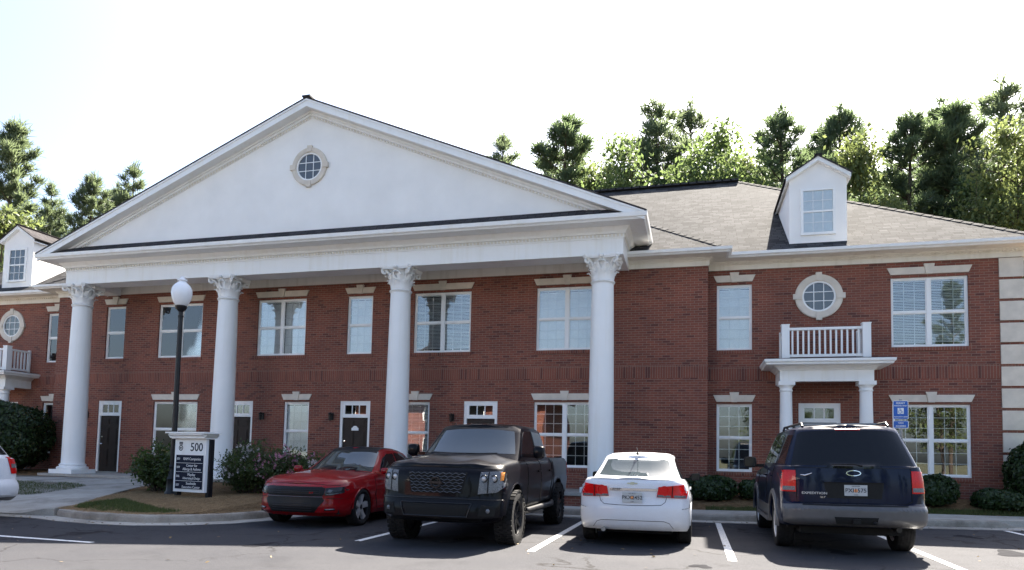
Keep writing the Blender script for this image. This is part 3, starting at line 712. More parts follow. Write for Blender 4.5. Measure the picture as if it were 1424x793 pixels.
# ---- portico
GX,GZ,GS=9.65,7.60,.418; YF,YT=-2.28,-1.68; PZ=GZ+GX*GS
YM=-1.93
def rzf(x): return PZ-GS*abs(x)
gr=MB()
for s in(1,-1):
    def q(x,y,dz=0): return (s*x,y,rzf(x)+dz)
    # runs back until it meets the main slope; the part inside it is hidden
    for dz,fl in((.0,1),(-.045,-1)):
        pts=[q(0,YF-.03,dz),q(GX+.06,YF-.03,dz),q(GX+.06,.62,dz),q(0,7.2,dz)]
        gr.poly(pts if s*fl>0 else pts[::-1])
    pts=[q(0,YF-.03),q(GX+.06,YF-.03),q(GX+.06,YF-.03,-.045),q(0,YF-.03,-.045)]; gr.poly(pts)
    gr.poly([q(GX+.06,YF-.03),q(GX+.06,.62),q(GX+.06,.62,-.045),q(GX+.06,YF-.03,-.045)])
build('portico_roof',gr,'dshingle',BLD,uv=True)
rg=MB(); capline(rg,(0,YF-.05,PZ-.01),(0,6.8,PZ-.01),.26,.05); build('ridge_cap',rg,'ridge',BLD)
rk=MB()   # raking cornice: fascia board, soffit, bed mould, frieze
def rake(mb,y0,y1,t0,t1,xin=0,xout=GX):
    for s in(1,-1):
        a,b=xin,xout
        pts=[(s*a,rzf(a)-t0),(s*b,rzf(b)-t0),(s*b,rzf(b)-t1),(s*a,rzf(a)-t1)]
        mb.prism(pts,'y',y0,y1)
rake(rk,YF,YF+.05,.046,.27); rake(rk,YF-.022,YF,.046,.10)
rake(rk,YF+.05,YM+.02,.25,.268,0,GX-.12)
rake(rk,YM-.10,YM-.001,.269,.33,0,GX-.35); rake(rk,YM-.06,YM-.001,.331,.40,0,GX-.5); rake(rk,YM-.02,YM-.001,.401,.46,0,GX-.75)
rd=rk; rd.m=1
x=.06
while x<GX-1.1:
    for s in(1,-1):
        z=rzf(x)-.405; rd.prism([(s*x,z),(s*(x+.045),z-.045*GS),(s*(x+.045),z-.05-.045*GS),(s*x,z-.05)],'y',YM-.045,YM-.019)
    x+=.095
build('raking_cornice',rk,['white','cream'],BLD)
ty=MB(); ty.prism([(-GX+.3,GZ),(GX-.3,GZ),(0,PZ-.13)],'y',YM,YM+.1); build('pediment',ty,'stucco',BLD)
sk_=MB(); sk_.prism([(YF+.03,GZ-.03),(YM+.02,GZ+.22),(YM+.02,GZ-.03)],'x',-GX+.35,GX-.35)
build('skirt_roof',sk_,'dshingle',BLD,uv=True)
round_window(-.02,9.70,YM,.57,.42)
# entablature around three sides
EW=9.08
ENT=[(-.02,6.66),(.0,6.66),(.0,7.08),(.02,7.085),(.02,7.12),(.02,7.19),(.06,7.20),(.08,7.25),(.15,7.33),(.17,7.36),(.54,7.375),(.54,7.40),(-.02,7.40)]
PGT=[(.50,7.365),(.56,7.365),(.585,7.40),(.63,7.43),(.645,7.53),(.61,7.535),(.60,7.46),(.50,7.46)]
pth=[(-EW,.45),(-EW,YT),(EW,YT),(EW,.45)]
en=MB(); en.sweep(pth,ENT); en.box(-EW+.02,EW-.02,YT+.02,YT+.60,6.661,7.39)
for s in(1,-1): en.box(*sorted((s*(EW-.02),s*(EW-.60))),YT+.601,-.04,6.662,7.39)
en.box(-EW+.6,EW-.6,YT+.6,-.036,7.03,7.08)
# inner bed mouldings of the porch ceiling
en.box(-EW+.602,EW-.602,YT+.601,YT+.66,6.96,7.028); en.box(-EW+.602,EW-.602,-.10,-.037,6.95,7.028)
pg=MB(); pg.sweep([(-EW,1.0),(-EW,YT),(EW,YT),(EW,1.0)],PGT); build('gutter',pg,'white',BLD)
ed=en; ed.m=1; x=-EW
while x<EW-.03: ed.box(x,x+.05,YT-.05,YT-.021,7.125,7.185); x+=.1
for s in(1,-1):
    y=YT
    while y<-.1: ed.box(*sorted((s*(EW+.021),s*(EW+.05))),y,y+.05,7.125,7.185); y+=.1
build('entablature',en,['white','cream'],BLD)
# porch floor
pf=MB(); pf.box(-9.35,9.35,-2.02,-.001,.42,.50); pf.m=1; pf.box(-9.3,9.3,-1.97,-.002,-.2,.42)
build('porch_floor',pf,['concrete','brick'],BLD,uv=True)
# columns with leafy capitals
def leaf(mb,ang,z0,h,r0,lean,wd):
    rows=[]; d=Vector((math.cos(ang),math.sin(ang),0)); t=Vector((-d.y,d.x,0))
    prof=[(0,0,1.0),(.015,.3,1.08),(.025,.6,1.0),(.05+lean*.35,.86,.8),(lean*.8,1.0,.6),(lean*1.15,.97,.42),(lean*1.2,.86,.2)]
    for o,hh,ww in prof:
        c=d*(r0+o)+Vector((0,0,z0+hh*h)); row=[]
        for k in range(-2,3):
            row.append(c+t*(k/2*wd*ww)-d*(abs(k)/2)**2*.03+d*(.012 if k==0 else 0)+Vector((0,0,(-.02*h if k%2 else 0))))
        rows.append(row)
    mb.grid(rows)
def make_capital():
    c=MB()
    c.lathe([(.285,0),(.315,.01),(.325,.03),(.315,.05),(.29,.06),(.275,.075),(.275,.40),(.30,.50),(.37,.60),(.40,.615)],28)
    for k in range(8): leaf(c,k*math.pi/4,.075,.24,.28,.115,.125)
    for k in range(8): leaf(c,k*math.pi/4+math.pi/8,.12,.37,.28,.14,.115)
    for k in range(4):   # corner volutes
        a=math.pi/4+k*math.pi/2; d=Vector((math.cos(a),math.sin(a),0)); pts=[];rr=[]
        for j in range(6): t=j/5; pts.append(d*(.30+.17*t*t)+Vector((0,0,.34+.25*t))); rr.append(.035+.01*t)
        for j in range(1,15):
            t=j/14; th=math.pi*.5-t*4.2*math.pi/2; r=.085*(1-.75*t); pts.append(d*(.47+.035+r*math.cos(th)-.0)+Vector((0,0,.545+r*math.sin(th)*1.0))); rr.append(.042*(1-.4*t))
        c.tube(pts,rr,6)
        a2=k*math.pi/2; d2=Vector((math.cos(a2),math.sin(a2),0)); 
        for sg in(1,-1):
            t2=Vector((-d2.y,d2.x,0))*sg
            c.tube([d2*.30+t2*.10+Vector((0,0,.38)),d2*.34+t2*.09+Vector((0,0,.52)),d2*.37+t2*.03+Vector((0,0,.575)),d2*.39+t2*.035+Vector((0,0,.53)),d2*.385+t2*.07+Vector((0,0,.535))],[.03,.03,.028,.024,.02],6)
        c.lathe([(.0,-.05),(.05,-.04),(.07,0),(.05,.04),(.0,.05)],10,(d2.x*.43,d2.y*.43,.655))
    # abacus with hollow sides
    pts=[]
    for k in range(4):
        a=math.pi/4+k*math.pi/2
        for j in range(7):
            t=j/6; A=Vector((math.cos(a-.085),math.sin(a-.085)))*.0; p=Vector((math.cos(a+.09),math.sin(a+.09)))*.60; q=Vector((math.cos(a+math.pi/2-.09),math.sin(a+math.pi/2-.09)))*.60
            v=p.lerp(q,t); nrm=Vector((math.cos(a+math.pi/4),math.sin(a+math.pi/4))); v=v-nrm*(.075*4*t*(1-t)); pts.append((v.x,v.y))
    c.prism(pts,'z',.605,.64); c.prism([(x*1.04,y*1.04) for x,y in pts],'z',.64,.70)
    return c
ZB,ZC=.50,5.96
capmesh=None; c0=None
YC=YT+.27
for i,X in enumerate((-19.47,-13.85,-8.09,-2.32)):
    if c0 is None:
        sh=MB(); prof=[]; H=ZC-ZB-.34
        for k in range(25):
            t=k/24; e=.335-(.05)*(t**1.6); prof.append((e,.34+t*H))
        prof=[(.36,.30),(.345,.32)]+prof+[(.30,ZC-ZB-.02),(.31,ZC-ZB)]
        sh.lathe(prof,40,(0,0,0))
        c0=build('column',sh,'white',BLD,smooth=35,loc=(wx(X),YC,ZB))
        bs=MB(); bs.box(-.46,.46,-.46,.46,0,.13); bs.lathe([(.44,.13),(.455,.155),(.45,.20),(.42,.215),(.385,.225),(.375,.25),(.39,.27),(.395,.285),(.37,.30),(.34,.305)],36)
        build('column_base',bs,'white',c0,smooth=40)
        cp=make_capital(); o=build('capital',cp,'white',c0,smooth=50,recalc=False); o.location=(0,0,ZC-ZB)
    else:
        c=copy_tree(c0); c.parent=BLD; c.location=(wx(X),YC,ZB)
# ---- entry canopies with balconies on the wings
def make_canopy():
    y0=-1.0
    mb=MB(); pc=[(-1.10,0),(-1.10,y0),(1.10,y0),(1.10,0)]
    prof=[(-.2,3.46),(0,3.46),(0,3.74),(.03,3.75),(.05,3.78),(.12,3.83),(.14,3.85),(.36,3.86),(.37,3.90),(.405,3.93),(.41,3.99),(.36,4.0),(-.2,4.0)]
    mb.sweep(pc,prof); mb.box(-1.1,1.1,y0+.2,-.001,3.84,3.995)
    mb.m=1; mb.box(-1.42,1.42,y0-.33,-.002,4.001,4.02)
    o=build('entry_canopy',mb,['white','ridge'],BLD)
    for s in(-1,1):
        c=MB(); x=s*.94; y=y0+.13
        c.box(x-.21,x+.21,y-.21,y+.21,.5,.58); c.lathe([(.2,.58),(.205,.61),(.18,.65),(.17,.68)]+[(.17-.025*(k/10)**1.5,.68+k/10*2.52) for k in range(11)]+[(.16,3.21),(.165,3.24),(.15,3.26),(.15,3.30),(.19,3.35),(.19,3.36)],28,(x,y,0)); c.box(x-.2,x+.2,y-.2,y+.2,3.36,3.458)
        build('porch_column',c,'white',o,smooth=40)
    r=MB(); yr_=y0+.12
    for s in(-1,1):
        x=s*.955; r.box(x-.095,x+.095,yr_-.095,yr_+.095,4.021,4.93); r.box(x-.105,x+.105,yr_-.105,yr_+.105,4.93,4.955)
        r.box(x-.04,x+.04,yr_+.095,-.03,4.80,4.86); r.box(x-.035,x+.035,yr_+.095,-.03,4.10,4.17)
        n=6
        for k in range(n): y=lerp(yr_+.16,-.08,k/(n-1)); r.box(x-.02,x+.02,y-.02,y+.02,4.171,4.799)
        r.box(x-.05,x+.05,-.06,-.002,4.08,4.9)
    r.box(-.86,.86,yr_-.045,yr_+.045,4.80,4.865); r.box(-.86,.86,yr_-.035,yr_+.035,4.10,4.17)
    for k in range(13): x=lerp(-.78,.78,k/12); r.box(x-.021,x+.021,yr_-.021,yr_+.021,4.171,4.799)
    build('balcony_railing',r,'white',o)
    sl=MB(); sl.box(-1.45,1.45,y0-.2,-.01,-.1,.498); build('porch_floor',sl,'concrete',o)
    return o
cy=make_canopy(); cy.location=(DX,.6,0)
c2=copy_tree(cy); c2.parent=BLD; c2.location=(-DX,.6,0)
# ---- dormers
def make_dormer():
    w=.725; yf=0; zb=7.36; ze=9.13; zp=9.60; d=MB()
    d.poly([(-w,yf,zb),(w,yf,zb),(w,yf,ze),(0,yf,zp),(-w,yf,ze)])
    for s in(1,-1): d.poly([(s*w,yf,zb),(s*w,yf+2.6,zb+SL*2.6),(s*w,yf+2.6,ze),(s*w,yf,ze)][::s])
    o=build('dormer',d,'stucco',BLD,recalc=False)
    t=MB()
    sl=(zp-ze)/w
    for s in(1,-1):
        t.prism([(0,zp+.02),(s*(w+.09),ze-sl*.09+.02),(s*(w+.09),ze-sl*.09+.14),(0,zp+.14)],'y',yf-.12,yf-.06)
        t.prism([(0,zp+.0),(s*(w+.09),ze-sl*.09+.0),(s*(w+.09),ze-sl*.09+.02),(0,zp+.02)],'y',yf-.06,yf+3.2)
    build('dormer_trim',t,'white',o)
    r=MB()
    for s in(1,-1): r.prism([(0,zp+.141),(s*(w+.12),ze-sl*.12+.141),(s*(w+.12),ze-sl*.12+.175),(0,zp+.175)],'y',yf-.15,yf+3.6)
    r.box(-.09,.09,yf-.16,yf+3.5,zp+.165,zp+.195)
    build('dormer_roof',r,'dshingle',o,uv=True)
    x0,x1,z0,z1=-.42,.42,7.6,8.86; f=MB(); y=-.05
    f.box(x0-.02,x1+.02,y,0,z1-.05,z1+.02); f.box(x0-.02,x1+.02,y,0,z0-.02,z0+.05); f.box(x0-.02,x0+.05,y,0,z0+.05,z1-.05); f.box(x1-.05,x1+.02,y,0,z0+.05,z1-.05); zm=(z0+z1)/2
    f.box(x0+.05,x1-.05,y+.008,-.001,zm-.025,zm+.025)
    build('window_frame',f,'white',o)
    g=MB(); g.box(x0+.05,x1-.05,-.022,-.019,z0+.05,z1-.05); build('pane',g,'glass',o)
    b=MB(); b.box(x0+.05,x1-.05,-.012,-.002,z0+.05,z1-.05); build('blind',b,'blind',o)
    mu=MB(); bars(mu,x0+.05,x1-.05,zm+.025,z1-.05,3,2,-.032,.016,.008); bars(mu,x0+.05,x1-.05,z0+.05,zm-.025,3,2,-.032,.016,.008); build('muntin_grid',mu,'white',o)
    return o
dm=make_dormer(); dm.location=(DX,.64,0); d2=copy_tree(dm); d2.parent=BLD; d2.location=(-DX,.64,0)
ds=MB(); ds.tube([(PX+.25,-.05+.6,6.9),(PX+.25,.52,6.6),(PX+.25,.52,.7),(PX+.25,.40,.5)],.045,8)
# ------------------------------------------------------------------ vehicles
def half_outline(F,Rr,W,cF,cR,nF,nR,bowF,bowR,taper,exF,exR,nside=64):
    """half plan from front centre round the right side to rear centre"""
    pts=[]; N=9
    for k in range(N):
        th=k/N*math.pi/2
        x=W*math.sin(th)**(2/nF); y=F-cF+cF*math.cos(th)**(2/nF)
        pts.append((x,y-bowF*(x/W)**2))
    yf=F-cF-bowF; yr=Rr+cR+bowR
    for k in range(nside+1): pts.append((W,lerp(yf,yr,k/nside)))
    for k in range(N-1,-1,-1):
        th=k/N*math.pi/2
        x=W*math.sin(th)**(2/nR); y=Rr+cR-cR*math.cos(th)**(2/nR)
        pts.append((x,y+bowR*(x/W)**2))
    return [(x*(1-taper(y)),y) for x,y in pts]
def car_shell(S):
    L=S['L']; F0=L/2; R0=-L/2; W0=S['W']/2
    V=[0,.05,.12,.2,.3,.4,.5,.6,.68,.76,.84,.91,.96,1.0]
    rows=[]
    for v in V:
        o=half_outline(F0-interp(S['fi'],v),R0+interp(S['ri'],v),W0-interp(S['wi'],v),S['cF'],S['cR'],S['nF'],S['nR'],S['bowF'],S['bowR'],lambda y:interp(S['taper'],y),0,0)
        row=[]
        for x,y in o:
            zb=interp(S['zb'],y); zs=sinterp(S['zs'],y); z=lerp(zb,zs,v)
            row.append([x,y,z])
        rows.append(row)
    for row in rows:
        for p in row:
            if p[0]<W0*.80: continue
            for ya in S['axles']:
                d=abs(p[1]-ya)
                if d<S['ra']:
                    za=S['rz']+math.sqrt(S['ra']**2-d*d)
                    if p[2]<za: p[2]=za
    top=rows[-1]; deck=[]
    cr=S.get('crown',[(-9,.04),(9,.04)])
    for s in(.985,.95,.88,.75,.55,.3,0.0):
        deck.append([[x*s,y,z+interp(cr,y)*(1-s**2.2)+S.get('hood',lambda x,y:0)(x*s,y)+(.012*(1-s)/.05 if s>.95 else .012)] for x,y,z in top])
    mb=MB(); allr=rows+deck
    mb.grid(allr); mb2=MB(); mb2.grid([[(-p[0],p[1],p[2]) for p in r][::-1] for r in allr]); mb.add(mb2)
    # arch lips
    for ya in S['axles']:
        for s in(1,-1):
            pth=[]
            for k in range(19):
                a=math.pi*(k/18)*.98+.03; y=ya+S['ra']*math.cos(a); z=max(S['rz']+S['ra']*math.sin(a),interp(S['zb'],y))
                v=(z-interp(S['zb'],y))/(sinterp(S['zs'],y)-interp(S['zb'],y))
                x=(W0-interp(S['wi'],max(0,min(1,v))))*(1-interp(S['taper'],y)); pth.append((s*(x-.006),y,z))
            mb.tube(pth,.016,6)
    return mb
def cabin(S):
    c=S['cab']; rows=[]; Q=[0,.12,.3,.5,.7,.85,.95,1.0]
    for q in Q:
        F=lerp(c['F'][0],c['F'][1],q**c.get('fe',1)); R=lerp(c['R'][0],c['R'][1],q**c.get('re',1)); W=lerp(c['W'][0],c['W'][1],q**1.15)
        if q==1.0: F-=.05;R+=.05;W-=.05
        o=half_outline(F,R,W,c.get('cF',.28),c.get('cR',.25),c.get('nF',4),c.get('nR',4),c.get('bowF',.06),c.get('bowR',.05),lambda y:interp(c['taper'],y),0,0,nside=36)
        row=[]
        for x,y in o:
            z0=sinterp(S['zs'],y)-.02; z0=min(z0,c.get('zmax',9)); z1=sinterp(c['roof'],y)
            row.append((x,y,lerp(z0,z1,q)))
        rows.append(row)
    top=rows[-1]
    for s in(.97,.9,.7,.4,0): rows.append([(x*s,y,z+.008+c.get('crown',.05)*(1-s*s)) for x,y,z in top])
    mb=MB(); mb.grid(rows); m2=MB(); m2.grid([[(-p[0],p[1],p[2]) for p in r][::-1] for r in rows]); mb.add(m2); return mb
def bvh_of(*mbs):
    v=[];f=[]
    for m in mbs:
        i=len(v); v+=[Vector(p) for p in m.v]; f+=[tuple(i+k for k in q) for q in m.f]
    return BVHTree.FromPolygons(v,f)
DIRS={'front':(lambda a,b:Vector((a,9,b)),Vector((0,-1,0))),'rear':(lambda a,b:Vector((a,-9,b)),Vector((0,1,0))),
 'left':(lambda a,b:Vector((-9,a,b)),Vector((1,0,0))),'right':(lambda a,b:Vector((9,a,b)),Vector((-1,0,0))),'top':(lambda a,b:Vector((a,b,9)),Vector((0,0,-1)))}
def patch(bvh,poly,view,eps=.006,step=.07,thick=.012,flat=None):
    """wrap a 2-D outline on to the body surface, as a thin raised panel"""
    fn,d=DIRS[view]; b=bmesh.new(); b.faces.new([b.verts.new((x,y,0)) for x,y in poly]); bmesh.ops.triangulate(b,faces=b.faces[:])
    for _ in range(6):
        es=[e for e in b.edges if e.calc_length()>step]
        if not es: break
        bmesh.ops.subdivide_edges(b,edges=es,cuts=1); bmesh.ops.triangulate(b,faces=[f for f in b.faces if len(f.verts)>3])
    bad=[]
    for v in b.verts:
        loc,n,i,ds=bvh.ray_cast(fn(v.co.x,v.co.y),d)
        if loc is None or (flat is not None and flat>0 and abs((loc-fn(0,0)).dot(d))>9+flat): bad.append(v); continue
        v.co=loc-d*eps
    if bad: bmesh.ops.delete(b,geom=bad,context='VERTS')
    ext=bmesh.ops.extrude_face_region(b,geom=b.faces[:])
    for v in [e for e in ext['geom'] if isinstance(e,bmesh.types.BMVert)]: v.co+=d*thick
    bmesh.ops.recalc_face_normals(b,faces=b.faces)
    mb=MB(); b.verts.index_update(); mb.v=[tuple(v.co) for v in b.verts]; mb.f=[tuple(v.index for v in f.verts) for f in b.faces]; mb.mi=[0]*len(mb.f); b.free(); return mb
def pline(bvh,pts,view,wd=.010,eps=.003,n=None):
    mb=MB(); fn,d=DIRS[view]; out=[]
    P=[Vector(p) for p in pts]; Q=[]
    for a,b in zip(P,P[1:]):
        k=max(1,int((b-a).length/.06)); Q+=[a.lerp(b,i/k) for i in range(k)]
    Q.append(P[-1])
    for p in Q:
        loc,nn,i,ds=bvh.ray_cast(fn(p.x,p.y),d)
        if loc is not None: out.append(loc-d*eps)
    if len(out)>1: mb.tube(out,wd/2,4)
    return mb
def mirx(p): return [(-x,z) for x,z in p][::-1]
def tyre_mb(r,rr,wd,tread=0):
    t=MB(); h=wd/2
    t.lathe([(rr,-h*.82),(rr+.012,-h*.92),(lerp(rr,r,.5),-h),(r-.02,-h*.93),(r-.004,-h*.80),(r,-h*.5),(r,h*.5),(r-.004,h*.80),(r-.02,h*.93),(lerp(rr,r,.5),h),(rr+.012,h*.92),(rr,h*.82)],44,(0,0,0),'x',cap=False)
    if tread:
        n=34
        for k in range(n):
            for j,(xo,wd_) in enumerate(((-h*.72,.085),(-h*.24,.055),(h*.24,.055),(h*.72,.085))):
                a=2*math.pi*(k+(.5 if j%2 else 0))/n; d=Vector((0,math.cos(a),math.sin(a))); e=Vector((0,-d.z,d.y))
                t.obox(d*(r+.002)+Vector((xo,0,0)),Vector((1,0,0)),e,d,wd_/2,math.pi*r/n*.72,.012)
    else:
        for xo in(-h*.45,-h*.15,h*.15,h*.45): t.lathe([(r+.0005,xo-.01),(r+.004,xo-.008),(r+.004,xo+.008),(r+.0005,xo+.01)],44,(0,0,0),'x',cap=False)
    return t
def rim_mb(rr,wd,n,style,lip=.02):
    m=MB(); h=wd/2
    m.lathe([(rr+.004,-h*.85),(rr-.012,-h*.80),(rr-.02,-h*.3),(rr-.02,h*.55),(rr-.012,h*.80),(rr+.006,h*.88)],40,(0,0,0),'x',cap=False)
    m.lathe([(.0,h*.70),(.035,h*.70),(.06,h*.62),(.075,h*.45),(.075,h*.1)],20,(0,0,0),'x',cap=False)
    for k in range(n):
        a=2*math.pi*k/n+.2
        for da in ((-.13,.13) if style=='split' else (0,)):
            d=Vector((0,math.cos(a+da*.35),math.sin(a+da*.35))); d2=Vector((0,math.cos(a+da),math.sin(a+da))); e=Vector((0,-d.z,d.y)); w0=.034 if style!='wide' else .06; w1=.026 if style!='wide' else .075
            i=len(m.v)
            for q,(rad,ww,xo) in enumerate(((.05,w0,h*.62),(rr*.6,(w0+w1)/2,h*.66),(rr-.012,w1,h*.74))):
                dd=d.lerp(d2,q/2).normalized(); ee=Vector((0,-dd.z,dd.y))
                for sx,se in((0,-1),(0,1),(-.05,1.2),(-.05,-1.2)): m.v.append(tuple(dd*rad+ee*(ww*se)+Vector((xo+sx,0,0))))
            for q in range(2):
                for j in range(4): m.face((i+q*4+j,i+q*4+(j+1)%4,i+q*4+4+(j+1)%4,i+q*4+4+j))
    return m
def put_wheels(root,S):
    w=S['wheel']; first=None
    for ya in S['axles']:
        for s in(1,-1):
            if first is None:
                h=MB(); h.lathe([(.02,-w['w']*.3),(w['rr']-.03,-w['w']*.3),(w['rr']-.03,-w['w']*.25),(.02,-w['w']*.22)],24,(0,0,0),'x'); 
                o=build('wheel',h,'dalloy',root,smooth=40); first=o
                build('tyre',tyre_mb(w['r'],w['rr'],w['w'],w.get('tread',0)),'rubber',o,smooth=35)
                build('rim',rim_mb(w['rr'],w['w'],w['n'],w.get('style','plain')),w['mat'],o,smooth=35)
                dk=MB(); dk.lathe([(.06,-w['w']*.12),(w['rr']*.72,-w['w']*.12),(w['rr']*.72,-w['w']*.06),(.06,-w['w']*.05)],28,(0,0,0),'x'); build('brake_disc',dk,'galv',o,smooth=40)
                if w.get('face'):
                    fm=rim_mb(w['rr'],w['w']+.012,w['n'],w.get('style','plain')); k0=40*6+20*5
                    mb=MB(); mb.v=fm.v[k0:]; mb.f=[tuple(i-k0 for i in f) for f in fm.f if min(f)>=k0]; mb.mi=[0]*len(mb.f); build('spoke_face',mb,w['face'],o)
            else: o=copy_tree(first,root)
            o.location=(s*(S['track']/2),ya,S['wheel']['r']*.985); o.rotation_euler=(0,0,0 if s>0 else math.pi)
            if ya>0 and w.get('steer'): o.rotation_euler[2]+=w['steer']
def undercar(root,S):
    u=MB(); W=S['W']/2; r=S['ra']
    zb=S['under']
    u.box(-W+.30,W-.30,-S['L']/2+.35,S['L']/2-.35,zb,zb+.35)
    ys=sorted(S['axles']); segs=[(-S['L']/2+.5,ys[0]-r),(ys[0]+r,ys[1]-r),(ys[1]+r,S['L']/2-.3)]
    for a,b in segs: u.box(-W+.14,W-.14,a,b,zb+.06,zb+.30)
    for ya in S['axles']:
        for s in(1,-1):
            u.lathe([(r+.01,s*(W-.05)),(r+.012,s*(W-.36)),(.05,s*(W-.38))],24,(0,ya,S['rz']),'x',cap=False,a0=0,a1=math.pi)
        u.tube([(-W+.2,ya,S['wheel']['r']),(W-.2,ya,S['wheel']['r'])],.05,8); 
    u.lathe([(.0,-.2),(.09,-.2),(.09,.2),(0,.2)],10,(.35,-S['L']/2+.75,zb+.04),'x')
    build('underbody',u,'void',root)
def mirror_part(root,x,y,z,s,mat,w=.13,h=.17,d=.10,arm=.10):
    m=MB(); q=[]
    for k,(dy,sc) in enumerate(((-.5,.9),(-.35,1.0),(0,1.0),(.35,.9),(.5,.62))):
        row=[]
        for j in range(16):
            a=2*math.pi*j/16; cx=abs(math.cos(a))**.5*(1 if math.cos(a)>0 else -1); sz=abs(math.sin(a))**.5*(1 if math.sin(a)>0 else -1)
            row.append((s*(x+arm+w*.5)+cx*w/2*sc,y+dy*d,z+sz*h/2*sc))
        q.append(row)
    m.grid(q,True); m.face(list(range(16))); m.face(list(range(64,80))[::-1])
    m.box(*sorted((s*(x-.06),s*(x+arm+.02))),y-.02,y+.03,z-h*.42,z-h*.16)
    o=build('wing_mirror',m,mat,root,smooth=45)
    g=MB(); g.box(s*(x+arm+w*.5)-w*.40,s*(x+arm+w*.5)+w*.40,y-d*.5-.004,y-d*.5+.002,z-h*.36,z+h*.36); build('mirror_glass',g,'mirror',o)
def plate_part(root,x,y,z,txt,rear=True,name='license_plate',lines=True):
    s=-1 if rear else 1
    b=MB(); b.box(x-.152,x+.152,min(y,y+s*.008),max(y,y+s*.008),z-.078,z+.078); o=build(name,b,'plate',root)
    mx=face_mx((x,y+s*.009,z-.002),0 if rear else math.pi)
    t=text_mb(txt,.082,mx,bold=.0012,xs=1.0); build('plate_number',t,'ink',o)
    t=text_mb('GEORGIA',.026,face_mx((x,y+s*.009,z+.060))); t.add(text_mb('COBB',.02,face_mx((x,y+s*.009,z-.063)))); build('plate_wording',t,'ink',o)
    p=MB(); p.lathe([(.0,-.0003),(.026,-.0003)],14,(x,y+s*.0085,z-.004),'y',cap=False); build('plate_emblem',p,'orange',o,recalc=False)
    return o
def seams(root,bvh,lists,mat='void',name='panel_gap',wd=.010):
    for view,pts in lists:
        mb=pline(bvh,pts,view,wd)
        if mb.f: build(name,mb,mat,root)
def handle(root,bvh,view,y,z,mat,L=.2):
    fn,d=DIRS[view]; loc,n,i,ds=bvh.ray_cast(fn(y,z),d)
    if loc is None: return
    h=MB(); p=loc-d*.02; h.beam(p+Vector((0,-L/2,0)),p+Vector((0,L/2,0)),.022,.026); 
    for q in(-1,1): h.box(*sorted((p.x,loc.x)),p.y+q*L*.42-.012,p.y+q*L*.42+.012,p.z-.012,p.z+.012)
    build('door_handle',h,mat,root,smooth=30)
def surf_text(bv,s,x,z,size,view,mat,root,name,xs=1.0,bold=0,eps=.004,half=.15):
    fn,dr=DIRS[view]; A=bv.ray_cast(fn(x-half,z),dr)[0]; B=bv.ray_cast(fn(x+half,z),dr)[0]; Cc=bv.ray_cast(fn(x,z),dr)[0]
    rz=math.atan2(B.y-A.y,B.x-A.x); y=(min(Cc.y,(A.y+B.y)/2)-eps) if view=='rear' else (max(Cc.y,(A.y+B.y)/2)+eps)
    build(name,text_mb(s,size,face_mx((x,y,z),rz+(0 if view=='rear' else math.pi)),xs=xs,bold=bold),mat,root)
def common(S,label,cat,loc,rz,name,group=None,ry=0):
    root=thing(name,label,cat,loc,rz,group,ry=ry)
    sh=car_shell(S); cb=cabin(S); bv=bvh_of(sh,cb)
    body=MB(); body.add(sh); body.add(cb); build('body',body,S['mat'],root,smooth=38,weld=True)
    undercar(root,S); put_wheels(root,S); return root,bv
def P2(root,bv,name,poly,view,mat,both=False,**k):
    o=build(name,patch(bv,poly,view,**k),mat,root,smooth=30)
    if both: build(name,patch(bv,mirx(poly),view,**k),mat,root,smooth=30)
    return o
def side(root,bv,name,poly,mat,**k):
    for v in('left','right'): build(name,patch(bv,poly,v,**k),mat,root,smooth=30)
# ---------- red sedan facing the camera (front = +y, turned by 180 degrees)
RS=dict(L=5.04,W=1.905,ra=.385,rz=.33,axles=(1.525,-1.525),track=1.66,under=.20,mat='red',
 wheel=dict(r=.355,rr=.262,w=.235,n=5,style='split',mat='dalloy',face='silver'),
 cF=.55,cR=.35,nF=2.6,nR=3,bowF=.10,bowR=.05,
 taper=[(-2.6,.05),(-1.6,0),(1.4,0),(2.5,.03)],
 fi=[(0,.14),(.12,.02),(.3,0),(.45,.015),(.6,.03),(.72,.02),(.85,.03),(.95,.07),(1,.14)],
 ri=[(0,.16),(.2,.02),(.5,0),(.8,.05),(1,.10)],
 wi=[(0,.06),(.08,.02),(.3,.005),(.5,.012),(.66,.0),(.74,.02),(.9,.05),(1,.09)],
 zb=[(-2.52,.30),(-1.9,.22),(1.9,.20),(2.52,.23)],
 zs=[(-2.52,.98),(-2.2,1.02),(-1.5,1.02),(-.6,.98),(.6,.96),(1.1,.945),(1.9,.89),(2.3,.82),(2.52,.765)],
 crown=[(-2.5,.03),(0,.05),(1.2,.085),(2.1,.06),(2.5,.02)],
 hood=lambda x,y:(.022*max(0,1-abs(abs(x)-.28)/.14) if .95<y<2.2 else 0),
 cab=dict(F=(1.06,.20),R=(-2.05,-1.15),W=(.86,.63),roof=[(-2.1,1.22),(-1.3,1.38),(-.5,1.475),(.2,1.47),(.7,1.40),(1.1,1.30)],taper=[(-2.0,.14),(-1.0,.03),(.6,.0),(1.2,.03)],fe=.92,re=.9,crown=.03,zmax=1.0,bowF=.14))
def rot180(loc): return loc
r,bv=common(RS,'glossy red sedan with a black roof parked nose out beside the black truck','car',(-7.06,11.03+2.52,gt(-7)),math.pi,'parked_car','vehicles parked in front of the building')
P2(r,bv,'grille',[(-.54,.755),(.54,.755),(.60,.73),(.59,.615),(.55,.585),(-.55,.585),(-.59,.615),(-.60,.73)],'front','blackpl',eps=.008)
for z in(.63,.665,.70): build('grille_bar',pline(bv,[(-.53,z),(.53,z)],'front',.012,eps=.014),'bmetal',r)
surf_text(bv,'R/T',-.38,.645,.045,'front','redlens',r,'grille_badge',1.2,0,.014,.06)
